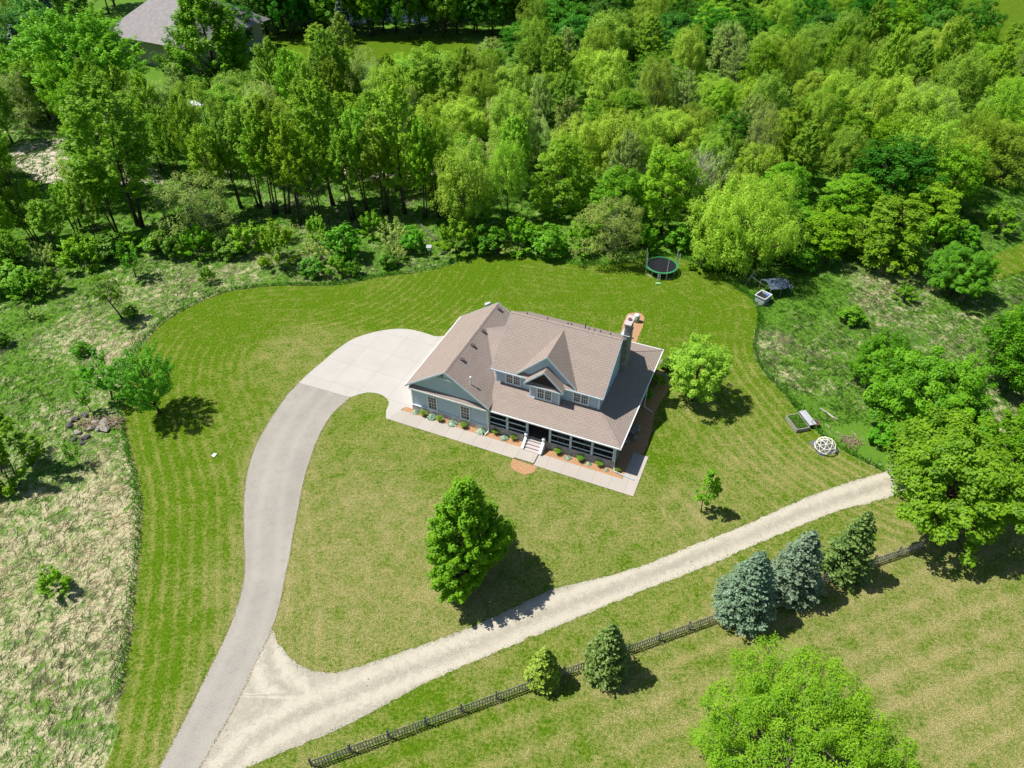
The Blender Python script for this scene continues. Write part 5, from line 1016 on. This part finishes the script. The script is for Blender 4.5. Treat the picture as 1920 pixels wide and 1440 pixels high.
for i, (px, py, pa, qa) in enumerate(((806, 440, (770, 398), 0),)): log(G(818, 452), G(772, 405), .13, 'dead leaning trunk lying in the bushes behind the nest box', 'bark_grey', 'fallen_tree')

# ------------------------------------------------------------------ neighbour's place
cx_, cy_ = G(303, 93, 5.1); nx_ = 4.6 + cx_ - (11.6 * math.cos(.47) - 11.9 * math.sin(.47)); ny_ = cy_ - (-11.6 * math.sin(.47) - 11.9 * math.cos(.47)); nh = tag(empty('neighbouring_house', (nx_, ny_, 0), -.47, (1.45, 1.7, 1.6)), 'grey hip-roofed house half hidden by two huge trees at the top left', 'house')
MB().box(-7, 7, -6, 6, 0, 3.2).build('wall', MAT['far_wall'], nh); MB().poly([(-8, -7, 3.2), (8, -7, 3.2), (2.5, 0, 7.4), (-2.5, 0, 7.4)]).poly([(8, -7, 3.2), (8, 7, 3.2), (2.5, 0, 7.4)]).poly([(8, 7, 3.2), (-8, 7, 3.2), (-2.5, 0, 7.4), (2.5, 0, 7.4)]).poly([(-8, 7, 3.2), (-8, -7, 3.2), (-2.5, 0, 7.4)]).poly([(-8, -7, 3.199), (-8, 7, 3.199), (8, 7, 3.199), (8, -7, 3.199)]).build('roof', MAT['far_roof'], nh, fix=False)
MB().bar((-2.5, 0, 7.42), (2.5, 0, 7.42), .4, .08).bar((2.5, 0, 7.42), (8, -7, 3.22), .35, .06).build('ridge_cap', MAT['lead'], nh)
for x in (-4, 3): MB().box(x, x + 1.6, -6.06, -6.002, 1, 2.3).build('window', MAT['glass'], nh)
vx, vy = G(392, 222); vn = tag(empty('travel_trailer', (vx, vy, 0), .05), 'white flat-roofed trailer glimpsed between poplars at the left', 'trailer')
MB().slab([(-3.2, -1.2, 2.6), (3.2, -1.2, 2.6), (3.2, 1.2, 2.6), (-3.2, 1.2, 2.6)], 2.1).build('body', MAT['white_plastic'], vn); MB().box(-3.15, 3.15, -1.15, 1.15, 2.602, 2.68).box(1.4, 2.0, -.3, .3, 2.681, 2.95).build('roof', MAT['white_plastic'], vn)
for x in (-.5, .5): MB().lathe([(.34, -.1), (.34, .1)], 14).build('wheel', MAT['rubber'], vn, loc=(x, -1.22, .36)).rotation_euler[0] = math.pi / 2
for x in (-2.2, 1.2): MB().box(x, x + 1.0, -1.23, -1.202, 1.4, 2.0).build('window', MAT['glass'], vn)
gx_, gy_ = G(523, 122); gn = tag(empty('garden_goal', (gx_, gy_, 0), .8), 'small teal netted goal on the far lawn', 'goal'); MB().tube([(-1.2, 0, 0), (-1.2, 0, 1.6), (1.2, 0, 1.6), (1.2, 0, 0)], .05).tube([(-1.2, 0, 1.6), (-1.2, 1.2, 0)], .05).tube([(1.2, 0, 1.6), (1.2, 1.2, 0)], .05).build('frame', MAT['teal'], gn); MB().poly([(-1.2, 0, 1.6), (1.2, 0, 1.6), (1.2, 1.2, 0), (-1.2, 1.2, 0)]).build('net', MAT['teal'], gn, fix=False)
tag(MB().box(-.1, .1, -.1, .1, 0, 1.6).box(-.13, .13, -.13, .13, 1.601, 1.66).build('white_post', MAT['white_plastic'], None, loc=(*G(551, 118), 0)), 'white post with a cap at the edge of the far lawn', 'post')

# ------------------------------------------------------------------ rough meadow grass (stuff): blades and tussocks
def blades(name, region, n, hmin, hmax, seed, dry_shift=0., width=.016, dens=None, lab=None, lean=3.2, exclude=None):
    rs = np.random.RandomState(seed); reg = np.array(region); P_ = np.stack([rs.uniform(reg[:, 0].min(), reg[:, 0].max(), n), rs.uniform(reg[:, 1].min(), reg[:, 1].max(), n)], 1)
    P_ = P_[inside(P_, region)]; P_ = P_[np.abs(P_[:, 0]) < P_[:, 1] * .80 + 24]
    P_ = P_[~inside(P_, LAWN)]; P_ = P_[~inside(P_, MOWN)]
    if exclude: 
        for (c, r) in exclude: P_ = P_[np.hypot(P_[:, 0] - c[0], P_[:, 1] - c[1]) > r]
    dry = np.concatenate([idw(P_[i:i + 20000], MDRY, 3.5) - .10 for i in range(0, len(P_), 20000)])
    # clumpy height, lay direction and colour fields
    f = lambda a, b, s: np.sin(P_[:, 0] * a + s) * np.cos(P_[:, 1] * b + 1.7 * s) 
    cl = .5 * f(1.1, .9, 1) + .3 * f(2.3, 2.9, 2) + .35 * f(.37, .45, 3) + .25 * f(4.3, 3.7, 4)
    lay = 1.2 * f(.21, .17, 5) + 1.2 * f(.55, .4, 6) + 2.4; k = 4; m_ = len(P_)
    C = np.repeat(P_, k, 0) + rs.normal(size=(m_ * k, 2)) * .10; h = np.repeat(rs.uniform(hmin, hmax, m_) * (1 + .45 * cl), k) * rs.uniform(.6, 1.1, m_ * k)
    a = np.repeat(lay, k) + rs.normal(size=m_ * k) * .9; ln = lean * rs.uniform(.4, 1.5, m_ * k) * (1 + np.repeat(dry, k)) * h
    tint = np.clip(np.repeat(dry + .42 * cl + dry_shift + rs.normal(size=m_) * .18, k) + rs.normal(size=m_ * k) * .12, 0, 1)
    wa = a + 1.5708 + rs.normal(size=m_ * k) * .5; wx, wy = np.cos(wa) * width, np.sin(wa) * width; z0 = np.zeros(m_ * k)
    b0 = np.stack([C[:, 0] - wx, C[:, 1] - wy, z0], 1); b1 = np.stack([C[:, 0] + wx, C[:, 1] + wy, z0], 1)
    m1 = np.stack([C[:, 0] + np.cos(a) * ln * .35 + wx * .8, C[:, 1] + np.sin(a) * ln * .35 + wy * .8, h * .8], 1); tpp = np.stack([C[:, 0] + np.cos(a) * ln, C[:, 1] + np.sin(a) * ln, h * .86], 1)
    V = np.stack([b0, b1, m1, tpp], 1).reshape(-1, 3); N_ = len(b0); me = bpy.data.meshes.new(name); me.vertices.add(4 * N_); me.vertices.foreach_set('co', V.astype(np.float32).ravel())
    me.loops.add(4 * N_); me.loops.foreach_set('vertex_index', np.arange(4 * N_, dtype=np.int32)); me.polygons.add(N_); me.polygons.foreach_set('loop_start', (np.arange(N_) * 4).astype(np.int32)); me.update(calc_edges=True)
    me.attributes.new('tint', 'FLOAT', 'POINT').data.foreach_set('value', np.repeat(tint, 4).astype(np.float32)); me.materials.append(LM['meadow'])
    return tag(link(name, me), lab, 'grass', None, 'stuff')
MOWN = GP([(1760, 520), (1830, 490), (1930, 452), (2050, 400), (2080, 430), (1930, 505), (1850, 530), (1790, 545)])
LEFTM = [(-70, 16), (-20, 16), (-20, 60), (-12, 86), (-70, 88)]
blades('meadow_grass', [(-70, 10), (-22, 10), (-24, 40), (-18, 72), (0, 80), (0, 84), (-75, 84)], 62000, .05, .16, 101, lab='rough straw and green meadow grass left of the mown lawn')
blades('meadow_grass', [(24, 48), (80, 48), (80, 92), (24, 90)], 38000, .05, .18, 102, lab='rough green and straw meadow grass east of the mown lawn')
blades('undergrowth', [(-100, 84), (110, 84), (120, 125), (-100, 125)], 42000, .08, .3, 103, .0, .03, lab='shaded undergrowth beneath the trees of the wood')
# the taller uncut fringe on the lawn edge
rs = np.random.RandomState(7); ed = np.array(smooth_line(EDGE[:46], .12, .0, 3)); ed = ed[(np.abs(ed[:, 0]) < ed[:, 1] * .8 + 8)]
cen = np.repeat(ed, 5, 0); off = rs.exponential(.28, len(cen)); cen[:, 0] -= off * np.where(cen[:, 0] < -10, 1, 0); cen[:, 0] += off * np.where(cen[:, 0] > 24, 1, 0); cen[:, 1] += off * np.where(np.abs(cen[:, 0] - 6) < 18, 1, 0); cen += rs.normal(size=cen.shape) * .05
n = len(cen); fr_h = rs.uniform(.25, .5, n); me = leaf_mesh('edge_fringe', np.column_stack([cen, fr_h * .6]), rs.normal(size=(n, 3)) * [1, 1, .25], fr_h * .7, rs.uniform(0, .22, n), LM['meadow'], .12, 5, np.tile([0, 0, 1.], (n, 1)) + rs.normal(size=(n, 3)) * .4)
tag(link('edge_grass', me), 'taller dark green uncut fringe of grass along the edge of the lawn', 'grass', None, 'stuff')
# weeds along fence foot
fl = np.array(smooth_line([tuple(p) for p in FENCE], .14, .0, 3)); n = len(fl) * 2; cen = np.repeat(fl, 2, 0) + rs.normal(size=(n, 2)) * [.2, .25] - [0, .1]; hh = rs.uniform(.12, .32, n)
tag(link('fence_weeds', leaf_mesh('fence_weeds', np.column_stack([cen, hh * .6]), rs.normal(size=(n, 3)) * [1, 1, .3], hh * .7, rs.uniform(0, .9, n), LM['meadow'], .14, 6, np.tile([0, 0, 1.], (n, 1)) + rs.normal(size=(n, 3)) * .5)), 'ragged weeds along the foot of the picket fence', 'grass', None, 'stuff')

# small weeds on the crown of the gravel track and grass creeping over the paved edges
def edge_tufts(name, line, per, spread, h0, h1, seed, dry, lab):
    rs = np.random.RandomState(seed); L = np.array(line); c = np.repeat(L, per, 0); c = c + rs.normal(size=c.shape) * spread; n = len(c); hh = rs.uniform(h0, h1, n)
    return tag(link(name, leaf_mesh(name, np.column_stack([c, hh * .5]), rs.normal(size=(n, 3)) * [1, 1, .4] + [0, 0, .4], hh * .8, np.clip(rs.normal(dry, .22, n), 0, 1), LM['meadow'], .2, seed, np.tile([0, 0, .7], (n, 1)) + rs.normal(size=(n, 3)) * .7)), lab, 'grass', None, 'stuff')
edge_tufts('track_edge_grass', smooth_line(GL, .1, .0, 1) + smooth_line(GU, .1, .0, 2), 4, .10, .03, .11, 201, .32, 'short grass creeping over both edges of the gravel track')
edge_tufts('drive_edge_grass', smooth_line(DL, .1, .0, 1) + smooth_line(DR, .1, .0, 2), 6, .05, .04, .10, 202, .5, 'short dry grass along both edges of the asphalt drive')
rs = np.random.RandomState(9); wl = np.array(smooth_line(gmid, .2, .0, 3)); keep = (np.sin(wl[:, 0] * 1.3) + np.sin(wl[:, 1] * 2.1) + rs.normal(size=len(wl)) * .5) > .7
edge_tufts('track_weeds', wl[keep], 5, .22, .03, .08, 203, .2, 'small weeds down the middle of the gravel track')
